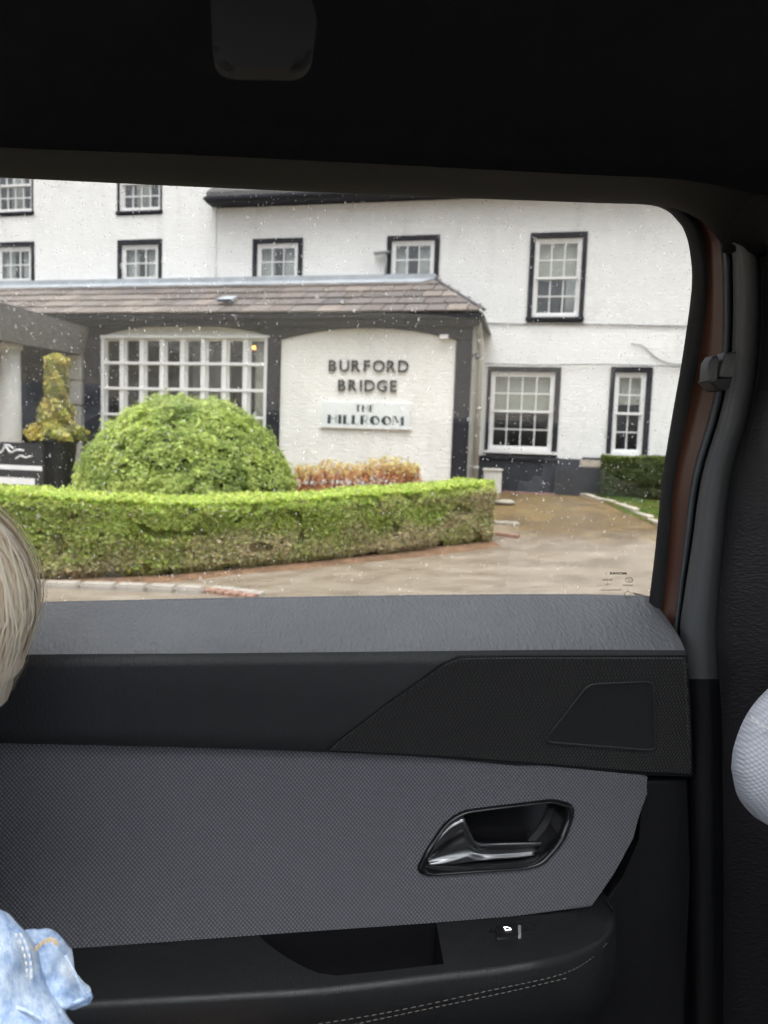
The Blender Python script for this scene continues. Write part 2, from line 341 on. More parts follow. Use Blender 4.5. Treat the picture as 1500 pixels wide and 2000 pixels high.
# walls: lower right block and the taller left block
hr = [h for h in HOLES if h[0] > -7.3]; hl = [h for h in HOLES if h[0] < -7.3]
EXT_OPEN = (-13.8, -1.5, .3, 4.5)
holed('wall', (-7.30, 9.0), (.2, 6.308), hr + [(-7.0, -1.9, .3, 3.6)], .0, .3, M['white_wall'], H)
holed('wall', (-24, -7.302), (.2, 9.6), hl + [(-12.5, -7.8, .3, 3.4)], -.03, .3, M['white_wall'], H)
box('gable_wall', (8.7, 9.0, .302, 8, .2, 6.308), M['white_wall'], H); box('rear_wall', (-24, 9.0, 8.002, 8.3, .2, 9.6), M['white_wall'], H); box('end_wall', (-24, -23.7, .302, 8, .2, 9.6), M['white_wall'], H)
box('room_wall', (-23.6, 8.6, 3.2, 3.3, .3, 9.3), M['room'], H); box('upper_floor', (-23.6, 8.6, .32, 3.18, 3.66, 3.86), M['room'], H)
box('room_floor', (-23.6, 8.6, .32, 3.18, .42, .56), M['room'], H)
# eaves and roofs above
def slab(name, pts, mat, d): return prism(name, [Vector(p) for p in pts], mat, H, Vector(d))
box('eaves_board', (-7.40, 9.3, -.34, .02, 6.33, 6.38), M['black_paint'], H)
box('gutter', (-7.42, 9.32, -.44, -.342, 6.34, 6.42), M['black_paint'], H, .02)
slab('main_roof', [(-7.36, -.40, 6.40), (9.3, -.40, 6.40), (9.3, 4.2, 9.6), (-7.36, 4.2, 9.6)], M['slate'], (0, 0, .12)); slab('rear_roof', [(-7.3, 4.202, 9.6), (9.3, 4.202, 9.6), (9.3, 8.6, 6.40), (-7.3, 8.6, 6.40)], M['slate'], (0, 0, .12))
slab('left_roof', [(-24.3, -.5, 9.6), (-7.0, -.5, 9.6), (-7.0, 8.5, 9.9), (-24.3, 8.5, 9.9)], M['slate'], (0, 0, .15))
holed('party_wall', (.0, 8.0), (6.3, 9.55), [], 0, .25, M['white_wall'], H).matrix_local = Matrix.Translation((-7.304, .3, 0)) @ Matrix.Rotation(radians(90), 4, 'Z')
# plinth
box('plinth', (-1.45, .60, -.05, -.002, .25, 1.20), M['plinth'], H, .008); box('plinth', (.602, 5.0, -.045, -.002, .25, 1.24), M['plinth'], H, .008)
box('plinth_ledge', (-1.40, .16, -.09, -.052, 1.135, 1.205), M['black_paint'], H, .008)

# the single-storey front (D = 2 metres forward of the wall)
ED = -2.0
UL, UR = -9.10, -1.46
def poly_xz(name, pts, y, d, mat, parent=H, bev=0): return prism(name, [Vector((p[0], y, p[1])) for p in pts], mat, parent, Vector((0, d, 0)), bev)
arch = lambda a, b, z0, rise, n=14: [(a+(b-a)*k/n, z0+rise*(1-(2*k/n-1)**2)) for k in range(n+1)]
# dark frame: posts and arched head beams
def post(u0, u1, z1=3.2): box('timber_post', (u0, u1, ED-.06, ED+.10, .3, z1), M['black_paint'], H, .01)
post(-9.10, -8.76, 3.298); post(-5.27, -5.03, 3.248); post(-1.75, -1.48, 3.198)
poly_xz('head_beam', [(-9.10, 3.56), (-9.10, 3.30)] + arch(-8.755, -5.275, 3.30, .19) + [(-5.15, 3.25), (-5.15, 3.56)], ED-.06, .16, M['black_paint'])
poly_xz('head_beam', [(-5.148, 3.56), (-5.148, 3.25)] + arch(-5.025, -1.755, 3.23, .20) + [(-1.48, 3.20), (-1.48, 3.56)], ED-.06, .16, M['black_paint'])
box('fascia', (-13.9, -1.36, ED-.20, ED-.062, 3.44, 3.60), M['black_paint'], H, .01)
box('front_gutter', (-13.9, -1.30, ED-.30, ED-.202, 3.54, 3.62), M['black_paint'], H, .02)
poly_xz('panel', [(-5.02, .3), (-1.77, .3), (-1.77, 3.22)] + arch(-5.02, -1.77, 3.22, .205)[::-1], ED+.012, .10, M['panel_wall'])
box('side_wall', (-1.62, -1.50, ED+.12, -.002, .3, 3.55), M['grey_white'], H)
box('front_wall', (-13.9, -8.77, ED+.02, ED+.09, 2.70, 3.43), M['black_paint'], H)
# bay window in the left arch
bw = bpy.data.objects.new('bay_window', None); COL.objects.link(bw); bw.parent = H; bw.location = (0, ED+.03, 0); tag(bw, 'wide white many-paned window under a shallow arch')
BU0, BU1, BZ0, BZ1 = -8.745, -5.285, 1.02, 3.265
xp = [BU0+.085]; cw = .268; gap = ((BU1-BU0) - .17 - 8*cw)/7
xs_ = [(BU0+.085+i*(cw+gap), BU0+.085+i*(cw+gap)+cw) for i in range(8)]
rows_ = [(2.79, 3.20), (2.30, 2.74), (1.79, 2.25), (1.28, 1.74)]
hb = [(x0, x1, z0, z1) for x0, x1 in xs_ for z0, z1 in rows_]
holed('frame', (BU0, BU1), (BZ0, BZ1), hb, .03, .08, M['white_paint'], bw)
for i in range(7):
    u = (xs_[i][1]+xs_[i+1][0])/2; box('mullion', (u-.045, u+.045, -.02, .028, BZ0, BZ1-.03), M['white_paint'], bw, .008)
for z in (2.765, 2.275, 1.765): box('transom', (BU0+.05, BU1-.05, -.04, -.022, z-.026, z+.026), M['white_paint'], bw, .005)
for u in (BU0-.012, BU1-.06): box('jamb', (u, u+.072, -.045, .028, BZ0, BZ1+.02), M['white_paint'], bw, .008)
box('head_rail', (BU0-.03, BU1+.03, -.06, .028, BZ1-.028, BZ1+.035), M['white_paint'], bw, .006)
prism('arch_panel', [Vector((p[0], 0.0, p[1])) for p in [(BU0, BZ1+.037)] + arch(BU0, BU1, BZ1+.04, .20) + [(BU1, BZ1+.037)]], M['cream_paint'], bw, Vector((0, .08, 0)))
prism('arch_mould', [Vector((p[0], -.02, p[1])) for p in arch(BU0, BU1, BZ1+.05, .185) + arch(BU0, BU1, BZ1+.042, .15)[::-1][1:-1]], M['white_paint'], bw, Vector((0, .018, 0)))
box('cill', (BU0-.04, BU1+.04, -.10, .08, .94, 1.018), M['white_paint'], bw, .01)
bm = bmesh.new(); box_bm(bm, -cw/2-.002, cw/2+.002, -.002, .002, -.232, .232); pm = from_bm(bm, 'pane'); pm.materials.append(M['pane'])
for (x0, x1, z0, z1) in hb:
    p = bpy.data.objects.new('pane', pm); COL.objects.link(p); p.parent = bw; p.location = ((x0+x1)/2, .055, (z0+z1)/2); p.scale.z = (z1-z0)/.46
    p.rotation_euler = (random.uniform(-.003, .003), 0, random.uniform(-.003, .003))
loft('curtain', [[(-5.62+.035*k, .22+.02*sin(k*2.1), z) for k in range(8)] for z in (1.0, 3.2)], M['blind'], bw, thick=.005)
box('spandrel', (-8.75, -5.28, ED+.03, ED+.12, .3, .935), M['black_paint'], H)
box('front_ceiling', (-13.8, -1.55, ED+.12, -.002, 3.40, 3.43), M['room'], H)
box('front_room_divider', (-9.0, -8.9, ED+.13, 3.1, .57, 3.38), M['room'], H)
# entrance under the porch: dark double door with panes
box('entrance_wall', (-13.9, -11.3, ED+.03, ED+.12, .3, 2.69), M['black_paint'], H)
ent = holed('entrance_door', (-11.29, -9.65), (.45, 2.68), [(-11.1+.74*i, -10.5+.74*i, .75+.62*j, 1.28+.62*j) for i in range(2) for j in range(3)], ED+.06, ED+.12, M['black_paint'], H)
for i in range(2):
    for j in range(3): box('pane', (-11.101+.74*i, -10.499+.74*i, ED+.088, ED+.094, .749+.62*j, 1.281+.62*j), M['pane'], ent)
box('entrance_reveal', (-9.64, -9.11, ED+.04, ED+.12, .3, 2.69), M['black_paint'], H)
for k, (a, b) in enumerate([(2.42, 2.98), (1.93, 2.40), (1.42, 1.91), (.5, 1.40)]):
    box('pilaster_block', (-9.52, -9.14, ED-.10, ED+.03, a, b), M['grey_white'], H, .012)
# roof of the single-storey front: stone tiles in courses
RE, RT_, ZE, ZT = -2.30, -.06, 3.63, 4.70
slope = Vector((0, RT_-RE, ZT-ZE)); SL = slope.length; sdir = slope.normalized(); snor = Vector((0, -sdir.z, sdir.y))
hipu = lambda t: -1.27 + (-2.50+1.27)*t
roof = prism('front_roof', [Vector((-13.95, RE+.03, ZE)), Vector((-1.32, RE+.03, ZE)), Vector((-2.52, RT_, ZT-.01)), Vector((-13.95, RT_, ZT-.01))], M['slate'], H, -snor*.05)
prism('hip_end', [Vector((-1.29, RE+.02, ZE)), Vector((-1.29, -.01, ZE)), Vector((-2.49, -.01, ZT))], M['slate'], H, Vector((-.04, 0, -.03)))
NC = 5; gaug = SL/NC
bm = bmesh.new(); box_bm(bm, -.5, .5, 0, 1, 0, .028); bmesh.ops.bevel(bm, geom=bm.edges[:], offset=.006, segments=1, affect='EDGES'); tile_me = from_bm(bm, 'tile'); tile_me.materials.append(M['tile'])
for r in range(NC):
    u = -13.9 + (r % 2)*.22; umax = hipu((r+.35)/NC)
    while u < umax-.02:
        w = random.uniform(.34, .52); w = min(w, umax-u)
        if umax-(u+w) < .12: w = umax-u
        t = bpy.data.objects.new('tile', tile_me); COL.objects.link(t); t.parent = roof
        org = Vector((u+w/2, RE-.02, ZE)) + sdir*(gaug*r + random.uniform(-.006, .006)) + snor*(.022+random.uniform(0, .007))
        yv = (sdir - snor*.055).normalized(); zv = Vector((1, 0, 0)).cross(yv)
        mt = Matrix((( (w-.016), 0, 0, org.x), (0, yv.y*(gaug+.05), zv.y, org.y), (0, yv.z*(gaug+.05), zv.z, org.z), (0, 0, 0, 1))); t.matrix_local = mt
        u += w
hp = [Vector((hipu(k/6)+.0, RE-.01+(RT_-RE)*k/6, ZE+.05+(ZT-ZE)*k/6)) for k in range(7)]
tube('hip_ridge', hp, .03, M['slate'], H)
box('flashing', (-13.95, -2.45, -.16, -.004, 4.66, 4.83), M['lead'], H, .03)
prism('flashing_apron', [Vector((-13.95, -.42, 4.60)), Vector((-2.72, -.42, 4.60)), Vector((-2.46, -.12, 4.735)), Vector((-13.95, -.12, 4.735))], M['lead'], H, Vector((0, .005, .012)))

# small fittings on the hotel: things of their own
def hpt(u, D, z): return FRAME_W @ Vector((u, -D, z))
def hmw(u, D, z): return FRAME_W @ Matrix.Translation((u, -D, z))
def roof_vent():
    t = (6-3.63); e = empty('roof_vent', mw=hmw(-6.2, 1.80, 3.93)); tag(e, 'small dark lead roof vent sitting on the stone tiles', 'vent')
    prism('cowl', [Vector((-.17, -.14, 0)), Vector((.17, -.14, 0)), Vector((.14, .16, .12)), Vector((-.14, .16, .12))], M['lead'], e, Vector((0, 0, .05)), .012)
    box('opening', (-.14, .14, -.150, -.142, .004, .044), M['black_paint'], e)
roof_vent()
def pole_lamp():
    e = empty('vent_pipe', mw=hmw(-3.50, .12, 4.84)); tag(e, 'thin grey pipe with a flat lamp head beside an upstairs window', 'lamp')
    tube('pole', [(0, 0, -.05), (0, 0, .42)], .022, M['grey_metal'], e, 8); prism('lamp_head', [Vector((-.26, -.06, .40)), Vector((.06, -.06, .42)), Vector((.06, .08, .42)), Vector((-.26, .08, .40))], M['grey_metal'], e, Vector((0, 0, .035)), .01)
pole_lamp()
def flood():
    e = empty('floodlight', mw=hmw(-1.97, 1.99, 3.22)); tag(e, 'small white floodlight on the cream panel above the lettering', 'lamp')
    box('bracket', (-.025, .025, -.05, .002, .03, .07), M['grey_metal'], e, .004); prism('lamp_head', [Vector((-.075, -.15, .0)), Vector((.075, -.15, .0)), Vector((.075, -.15, .07)), Vector((-.075, -.15, .07))], M['white_paint'], e, Vector((0, .095, .02)), .008)
flood()
def cctv():
    e = empty('security_camera', mw=hmw(-1.44, 1.75, 2.98)); tag(e, 'small dark security camera at the corner by the downpipe', 'camera')
    box('bracket', (-.06, .012, -.03, .03, -.03, .03), M['grey_metal'], e, .006)
    tube('housing', [(.03, .05, .0), (.05, -.10, -.02)], .055, M['black_paint'], e, 12); tube('lens', [(.05, -.10, -.021), (.052, -.113, -.023)], .036, M['grey_metal'], e, 12)
cctv()
def downpipe():
    e = empty('downpipe', mw=hmw(-1.40, 1.2, .45)); tag(e, 'grey-white downpipe at the corner between panel and sash window', 'pipe')
    tube('pipe', [(0, 0, -.1), (0, 0, 2.7), (-.02, -.1, 2.95), (-.02, -.5, 3.1)], .06, M['grey_white'], e, 10)
    for z in (.5, 1.6, 2.5): tube('pipe_clip', [(0, 0, z), (0, 0, z+.05)], .07, M['grey_white'], e, 10)
downpipe()
def cables():
    a = tube('cable', [hpt(-1.44, .02, 3.86), hpt(-.6, .02, 3.84), hpt(.6, .025, 3.83), hpt(2.0, .02, 3.80), hpt(6, .02, 3.76)], .011, M['wire']); tag(a, 'thin grey cable pinned along the white wall below the single upstairs window', 'cable')
    b = tube('cable', [hpt(-1.40, .05, 3.055), hpt(-.5, .055, 3.03), hpt(.3, .05, 3.05), hpt(1.0, .055, 3.06), hpt(2.3, .05, 3.03), hpt(6, .05, 3.0)], .011, M['wire']); tag(b, 'thin grey cable running just above the ground floor windows', 'cable')
    c = tube('cable', spline([hpt(1.40, .02, 3.46), hpt(1.62, .02, 3.42), hpt(1.86, .02, 3.2), hpt(2.15, .02, 3.09), hpt(2.6, .02, 3.07)], 14), .008, M['wire']); tag(c, 'short curved cable sagging down the white wall above the narrow window', 'cable')
cables()

# lettering and sign
def letters(word, u0, u1, z0, z1, wts, par, mat, D, dep=.018, bold=.002):
    tot = sum(wts); u = u0
    for ch, w in zip(word, wts):
        wd = (u1-u0)*w/tot; me = text_mesh(ch, z1-z0, bold, dep)
        co = np.empty(len(me.vertices)*3); me.vertices.foreach_get('co', co); co = co.reshape(-1, 3); mid = (co[:, 0].min()+co[:, 0].max())/2
        o = link('letter', me, mat, par); o.matrix_world = FRAME_W @ Matrix.Translation((u+wd/2-mid, -D-dep, z0)) @ Matrix.Rotation(radians(90), 4, 'X')
        u += wd
bl = empty('wall_lettering', mw=Matrix.Identity(4)); tag(bl, 'black raised letters reading BURFORD BRIDGE on the cream panel', 'lettering')
letters('BURFORD', -4.12, -2.58, 2.65, 2.865, [1, 1.05, 1, .9, 1.15, 1, 1.05], bl, M['letter'], 1.992)
letters('BRIDGE', -3.93, -2.77, 2.30, 2.51, [1, 1, .5, 1.08, 1.12, .92], bl, M['letter'], 1.992)
sg = empty('name_board', mw=hmw(-3.36, 1.99, 1.88)); tag(sg, 'pale blue board reading THE HILLROOM in art deco letters', 'sign')
box('board', (-.83, .83, -.035, .0, -.22, .215), M['sign_board'], sg, .004); box('board_rail', (-.85, .85, -.05, .0, -.262, -.222), M['white_paint'], sg, .004)
def deco(ch):
    """unit-square art deco strokes: one broad stem and hairlines; returns polygons"""
    th, tn = .34, .07; B = lambda a, b, c, d: [(a, c), (b, c), (b, d), (a, d)]
    def crescent(cx, rx, n=20, half=False):
        o = [(cx+rx*cos(a), .5+.5*sin(a)) for a in [pi/2+pi*k/n for k in range(n+1)]]; i = [(cx+.06-(rx-.36)*-cos(a)*1.0, .5+.46*sin(a)) for a in [pi*1.5-pi*k/n for k in range(n+1)]]
        r = [(cx+rx*cos(a), .5+.5*sin(a)) for a in [-pi/2+pi*k/n for k in range(n+1)]]; ri = [(cx+(rx-.06)*cos(a), .5+.45*sin(a)) for a in [pi/2-pi*k/n for k in range(n+1)]]
        return [o+i, r+ri]
    if ch == 'H': return [B(0, th, 0, 1), B(.86, .93, 0, 1), B(th, .86, .56, .56+tn)], .93
    if ch == 'I': return [B(0, th, 0, 1)], th
    if ch == 'L': return [B(0, th, 0, 1), B(th, .72, 0, tn)], .72
    if ch == 'T': return [B(0, .8, 1-tn, 1), B(.24, .24+th, 0, 1-tn)], .8
    if ch == 'E': return [B(0, th, 0, 1), B(th, .72, 0, tn), B(th, .66, .5, .5+tn), B(th, .72, 1-tn, 1)], .72
    if ch == 'R': return [B(0, th, 0, 1), B(th, .66, 1-tn, 1), B(.66, .73, .48, 1), B(th, .66, .42, .42+tn), [(.40, .42), (.48, .42), (.80, 0), (.72, 0)]], .8
    if ch == 'O': return crescent(.5, .5), 1.0
    if ch == 'M': return [B(0, tn, 0, 1), [(tn, 1), (.42, .28), (.58, .28), (.30, 1)], [(.58, .28), (.62, .40), (.93, 1), (.86, 1)], B(.80, 1.10, 0, .96)], 1.10
def deco_word(word, cx, z0, h, wscale, gap):
    tot = sum(deco(c)[1] for c in word)*h*wscale + gap*(len(word)-1); u = cx-tot/2
    for c in word:
        polys, w = deco(c); bm = bmesh.new()
        for pl in polys:
            vs_ = [bm.verts.new((u+p[0]*h*wscale, -.0385, z0+p[1]*h)) for p in pl]
            try: f = bm.faces.new(vs_)
            except ValueError: continue
        bmesh.ops.triangulate(bm, faces=bm.faces[:]); r = bmesh.ops.extrude_face_region(bm, geom=bm.faces[:])
        for v in r['geom']:
            if isinstance(v, bmesh.types.BMVert): v.co.y += .004
        link('letter', from_bm(bm), M['grey_letter'], sg); u += w*h*wscale+gap
deco_word('THE', -.02, .045, .125, 1.0, .022); deco_word('HILLROOM', .0, -.185, .165, 1.12, .03)

# ------------------------------------------------------------------ porch at the left
PO = empty('porch', mw=hmw(-10.6, 4.0, .45)); tag(PO, 'dark slate-hung porch canopy with white columns over the entrance', 'porch')
def pbox(n, b, mt, bev=0): return box(n, b, mt, PO, bev)
prism('canopy', [Vector((-2.2, 1.95, 2.99)), Vector((1.62, 1.95, 2.99)), Vector((1.62, -1.6, 2.99)), Vector((-2.2, -1.6, 2.99))], M['slate'], PO, Vector((0, 0, -.04)))
prism('side_skirt', [Vector((1.63, 1.94, 2.97)), Vector((1.63, -1.6, 2.97)), Vector((1.50, -1.6, 2.36)), Vector((1.50, 1.94, 2.46))], M['canopy'], PO, Vector((-.05, 0, 0)))
prism('front_skirt', [Vector((1.57, -1.61, 2.97)), Vector((-2.2, -1.61, 2.97)), Vector((-2.2, -1.48, 2.36)), Vector((1.50, -1.48, 2.36))], M['canopy'], PO, Vector((0, .05, 0)))
pbox('soffit', (-2.15, 1.44, -1.42, 1.93, 2.44, 2.48), M['black_paint'])
def column(cu, D):
    c = tube('column', [(cu, 4-D, -.1), (cu, 4-D, .0), (cu, 4-D, 1.15), (cu, 4-D, 2.43)], [.21, .20, .195, .185], M['grey_white'], PO, 20)
    c.data.materials[0] = M['cream_paint']
    for z in (.0, 2.35): tube('column_collar', [(cu, 4-D, z), (cu, 4-D, z+.08)], .225, M['cream_paint'], PO, 20)
column(1.10, 3.62); column(-1.9, 4.75)

# ------------------------------------------------------------------ planting
def leaf_mesh(pos, nor, size, col, aspect=1.7, curl=.25):
    """many small bent leaves: two quads each, with a colour per leaf"""
    n = len(pos); t = rng.normal(size=(n, 3)); t -= nor*(t*nor).sum(1, keepdims=True); t /= np.linalg.norm(t, axis=1, keepdims=True); b = np.cross(nor, t)
    L = (size*aspect)[:, None]*t; Wd = size[:, None]*b; up = (size*curl)[:, None]*nor
    V = np.stack([pos-L*.5, pos-Wd*.5+up*.5, pos+L*.5, pos+Wd*.5+up*.5], 1).reshape(-1, 3)
    me = bpy.data.meshes.new('leaves'); me.vertices.add(4*n); me.vertices.foreach_set('co', V.ravel()); me.loops.add(4*n); me.loops.foreach_set('vertex_index', np.arange(4*n)); me.polygons.add(n); me.polygons.foreach_set('loop_start', np.arange(n)*4); me.update(); me.validate()
    at = me.color_attributes.new('tint', 'FLOAT_COLOR', 'POINT'); c = np.repeat(np.concatenate([col, np.ones((n, 1))], 1), 4, 0); at.data.foreach_set('color', c.ravel()); return me
def nz(P, s, o=0): return np.array([mnoise.noise(Vector((p[0]*s+o, p[1]*s, p[2]*s))) for p in P])
def unit(a): return a/np.linalg.norm(a, axis=1, keepdims=True)

def hedge(name, label, path, width, ztop, n, size, cols, over=.05, end_caps=True, group=None, top_bright=True, face_brown=.5):
    """path: front foot of the hedge (world points, left to right); the body lies behind it"""
    e = empty(name, path[len(path)//2]); tag(e, label, 'hedge', group); loc = np.array(e.location)
    P = np.array([list(p) for p in path]); seg = np.linalg.norm(np.diff(P, axis=0), axis=1); cum = np.concatenate([[0], np.cumsum(seg)]); Lt = cum[-1]
    ZT = np.full(len(P), ztop) if not hasattr(ztop, '__len__') else np.array(ztop); zt = lambda s: np.interp(s, cum, ZT)
    def along(s):
        x = np.stack([np.interp(s, cum, P[:, k]) for k in range(3)], 1); d = np.stack([np.interp(s+.05, cum, P[:, k])-np.interp(s-.05, cum, P[:, k]) for k in range(3)], 1); d[:, 2] = 0; d = unit(d); nn = np.stack([d[:, 1], -d[:, 0], np.zeros(len(s))], 1); return x, d, nn
    # core
    rows = []
    for s in np.linspace(0, Lt, 40):
        x, d, nn = along(np.array([min(max(s, .09), Lt-.09)])); x = x[0]; nn = nn[0]; i_ = .07
        ztp = float(zt(s)); zb = x[2]-.1; rows.append([Vector((*(x-nn*i_)[:2], zb)), Vector((*(x-nn*i_)[:2], ztp-i_)), Vector((*(x-nn*(width-i_))[:2], ztp-i_)), Vector((*(x-nn*(width-i_))[:2], zb))])
    c = loft('branches', [[p-e.location for p in r] for r in rows], M['twig'], e, closed=True)
    bm = bmesh.new(); bm.from_mesh(c.data); bmesh.ops.holes_fill(bm, edges=[q for q in bm.edges if len(q.link_faces) == 1]); bmesh.ops.recalc_face_normals(bm, faces=bm.faces[:]); bm.to_mesh(c.data); bm.free()
    nf, nt, ne = int(n*.6), int(n*.28), int(n*.12)
    s = rng.uniform(0, Lt, nf); x, d, nn = along(s); h = rng.uniform(0, 1, nf)**.9; zz = x[:, 2]+.03+(zt(s)-x[:, 2]-.03)*h
    lump = np.array([mnoise.noise(Vector((a*2.2, b*3, 3))) for a, b in zip(s, zz)])*.05
    hol = np.array([mnoise.noise(Vector((a*4.5, b*6, 13))) for a, b in zip(s, zz)]); lump = lump-np.where(hol < -.40, .05, 0); rnd = np.clip((h-.86)/.14, 0, 1)**2*.07; und = np.clip((.12-h)/.12, 0, 1)*.06
    pf = x - nn*(rng.exponential(.02, nf)+rnd-lump+und-.02)[:, None]; pf[:, 2] = zz
    nrf = unit(nn*.7+rng.normal(size=(nf, 3))*.6+np.array([0, 0, .35])); kf = np.zeros(nf)
    s2 = rng.uniform(0, Lt, nt); x2, d2, n2 = along(s2); w = rng.uniform(0, 1, nt); pt = x2-n2*(w*width)[:, None]
    pt[:, 2] = zt(s2) + np.array([mnoise.noise(Vector((a*1.6, b*2, 9))) for a, b in zip(s2, w)])*.03 + rng.normal(size=nt)*.014
    nrt = unit(np.array([[0, 0, 1.]])+rng.normal(size=(nt, 3))*.5)
    ee = rng.integers(0, 2, ne); x3, d3, n3 = along(np.where(ee == 1, Lt, 0.)); h3 = rng.uniform(0, 1, ne); pe = x3 - n3*(rng.uniform(0, width, ne))[:, None] + d3*((ee*2-1)*-rng.exponential(.03, ne))[:, None]; pe[:, 2] = x3[:, 2]+.03+(zt(np.where(ee == 1, Lt, 0.))-x3[:, 2])*h3
    nre = unit(d3*(ee*2-1)[:, None]*.7+rng.normal(size=(ne, 3))*.6)
    pos = np.concatenate([pf, pt, pe]); nor = np.concatenate([nrf, nrt, nre]); hh = np.concatenate([h, np.ones(nt)*1.05, h3]); ss = np.concatenate([s, s2, np.where(ee == 1, Lt, 0.)])
    patch = np.array([mnoise.noise(Vector((a*.9, b*1.6, 5)))+.5*mnoise.noise(Vector((a*3, b*4, 1))) for a, b in zip(ss, hh)])
    green, young, brown = [np.array(q) for q in cols]
    br = np.clip((patch*1.6 + (0.62-hh)*face_brown*1.6 + rng.normal(size=len(pos))*.35 + (ss/Lt-.5)*.5*face_brown), 0, 1)[:, None]
    yg = np.clip((hh-.84)*6, 0, 1)[:, None] if top_bright else np.zeros((len(pos), 1))
    col = green*(1-br)+brown*br; col = col*(1-yg)+young*yg; col = col*rng.uniform(.6, 1.3, (len(pos), 1))*(1+rng.normal(size=(len(pos), 3))*.06)
    o = link('foliage', leaf_mesh(pos-loc, nor, size*rng.uniform(.6, 1.3, len(pos)), np.clip(col, .005, .9)), M['leaf'], e)
    return e
G1 = ((.42, .51, .13), (.56, .67, .17), (.58, .51, .31))
px_path = [(-260, 1128), (-120, 1136), (60, 1139), (200, 1136), (350, 1128), (500, 1114), (700, 1094), (850, 1076), (962, 1062)]
foot = [at_ground(*p) for p in px_path]
TOPY = [955, 958, 967, 977, 984, 980, 967, 955, 944]
HZ = [Vector((0, 0, at_plane(p[0], ty, foot[i], Vector((FW.x, FW.y, 0))).z)) for i, (p, ty) in enumerate(zip(px_path, TOPY))]
hedge('hedge', 'long clipped hedge with yellow-green top running along the drive', spline(foot, 40), .75, [v.z for v in spline(HZ, 40)], 85000, .028, G1, face_brown=1.1)
a_, b_ = hpt(.93, 1.0, .46), hpt(2.75, 1.0, .46)
hedge('hedge', 'small dark square-cut hedge under the narrow sash window', [a_+(b_-a_)*k/8 for k in range(9)], .7, 1.27, 15000, .03, ((.10, .14, .045), (.17, .22, .05), (.16, .15, .07)), face_brown=.35)

def dome(name, label, c, rx, rz, n):
    e = empty(name, c); tag(e, label, 'shrub')
    v = unit(rng.normal(size=(n, 3))); v[:, 2] = np.abs(v[:, 2])
    lob = 1+.04*nz(v*1.0, 2.6, 4)+.035*nz(v, 7, 8)+np.where(rng.uniform(size=n) < .05, rng.uniform(0, .06, n), 0); r = lob*(1-rng.exponential(.035, n))+.02
    r = r-np.where(nz(v, 7.5, 11) < -.32, .06, 0)+np.where(nz(v, 11, 21) > .42, .035, 0)      # hollows and stray shoots
    pos = np.stack([v[:, 0]*rx*r*(1-.06*v[:, 2]), v[:, 1]*rx*.9*r, v[:, 2]*rz*r], 1)
    nor = unit(v*.9+rng.normal(size=(n, 3))*.5+np.array([0, 0, .3])); pt = nz(v, 3.2, 2)+.6*nz(v, 9, 3)
    a, b = np.array((.34, .45, .13)), np.array((.61, .70, .22)); k = np.clip(pt*.9+.5+rng.normal(size=n)*.25, 0, 1)[:, None]; col = (a*(1-k)+b*k)*rng.uniform(.65, 1.25, (n, 1))
    link('foliage', leaf_mesh(pos, nor, .034*rng.uniform(.6, 1.3, n), np.clip(col, .005, .9)), M['leaf'], e)
    bm = bmesh.new(); bmesh.ops.create_icosphere(bm, subdivisions=3, radius=1)
    for q in bm.verts: q.co = Vector((q.co.x*rx*.9, q.co.y*rx*.81, max(q.co.z, -.05)*rz*.9))
    link('branches', from_bm(bm), M['twig'], e, smooth=True)
    tube('trunk', [(0, 0, -.15), (0, 0, .4)], .08, M['bark'], e)
dc = wpt(wall_uv(366, 950, 4.6)[0], 4.6, 0); dc.z = ground_h(dc.x, dc.y)-.02
uL, uR = wall_uv(150, 930, 4.6)[0], wall_uv(582, 930, 4.6)[0]; ztop = wall_uv(365, 778, 4.6)[1]
dome('topiary_dome', 'big clipped green dome shrub in front of the bay window', dc, (uR-uL)/2*.90, ztop-dc.z, 60000)

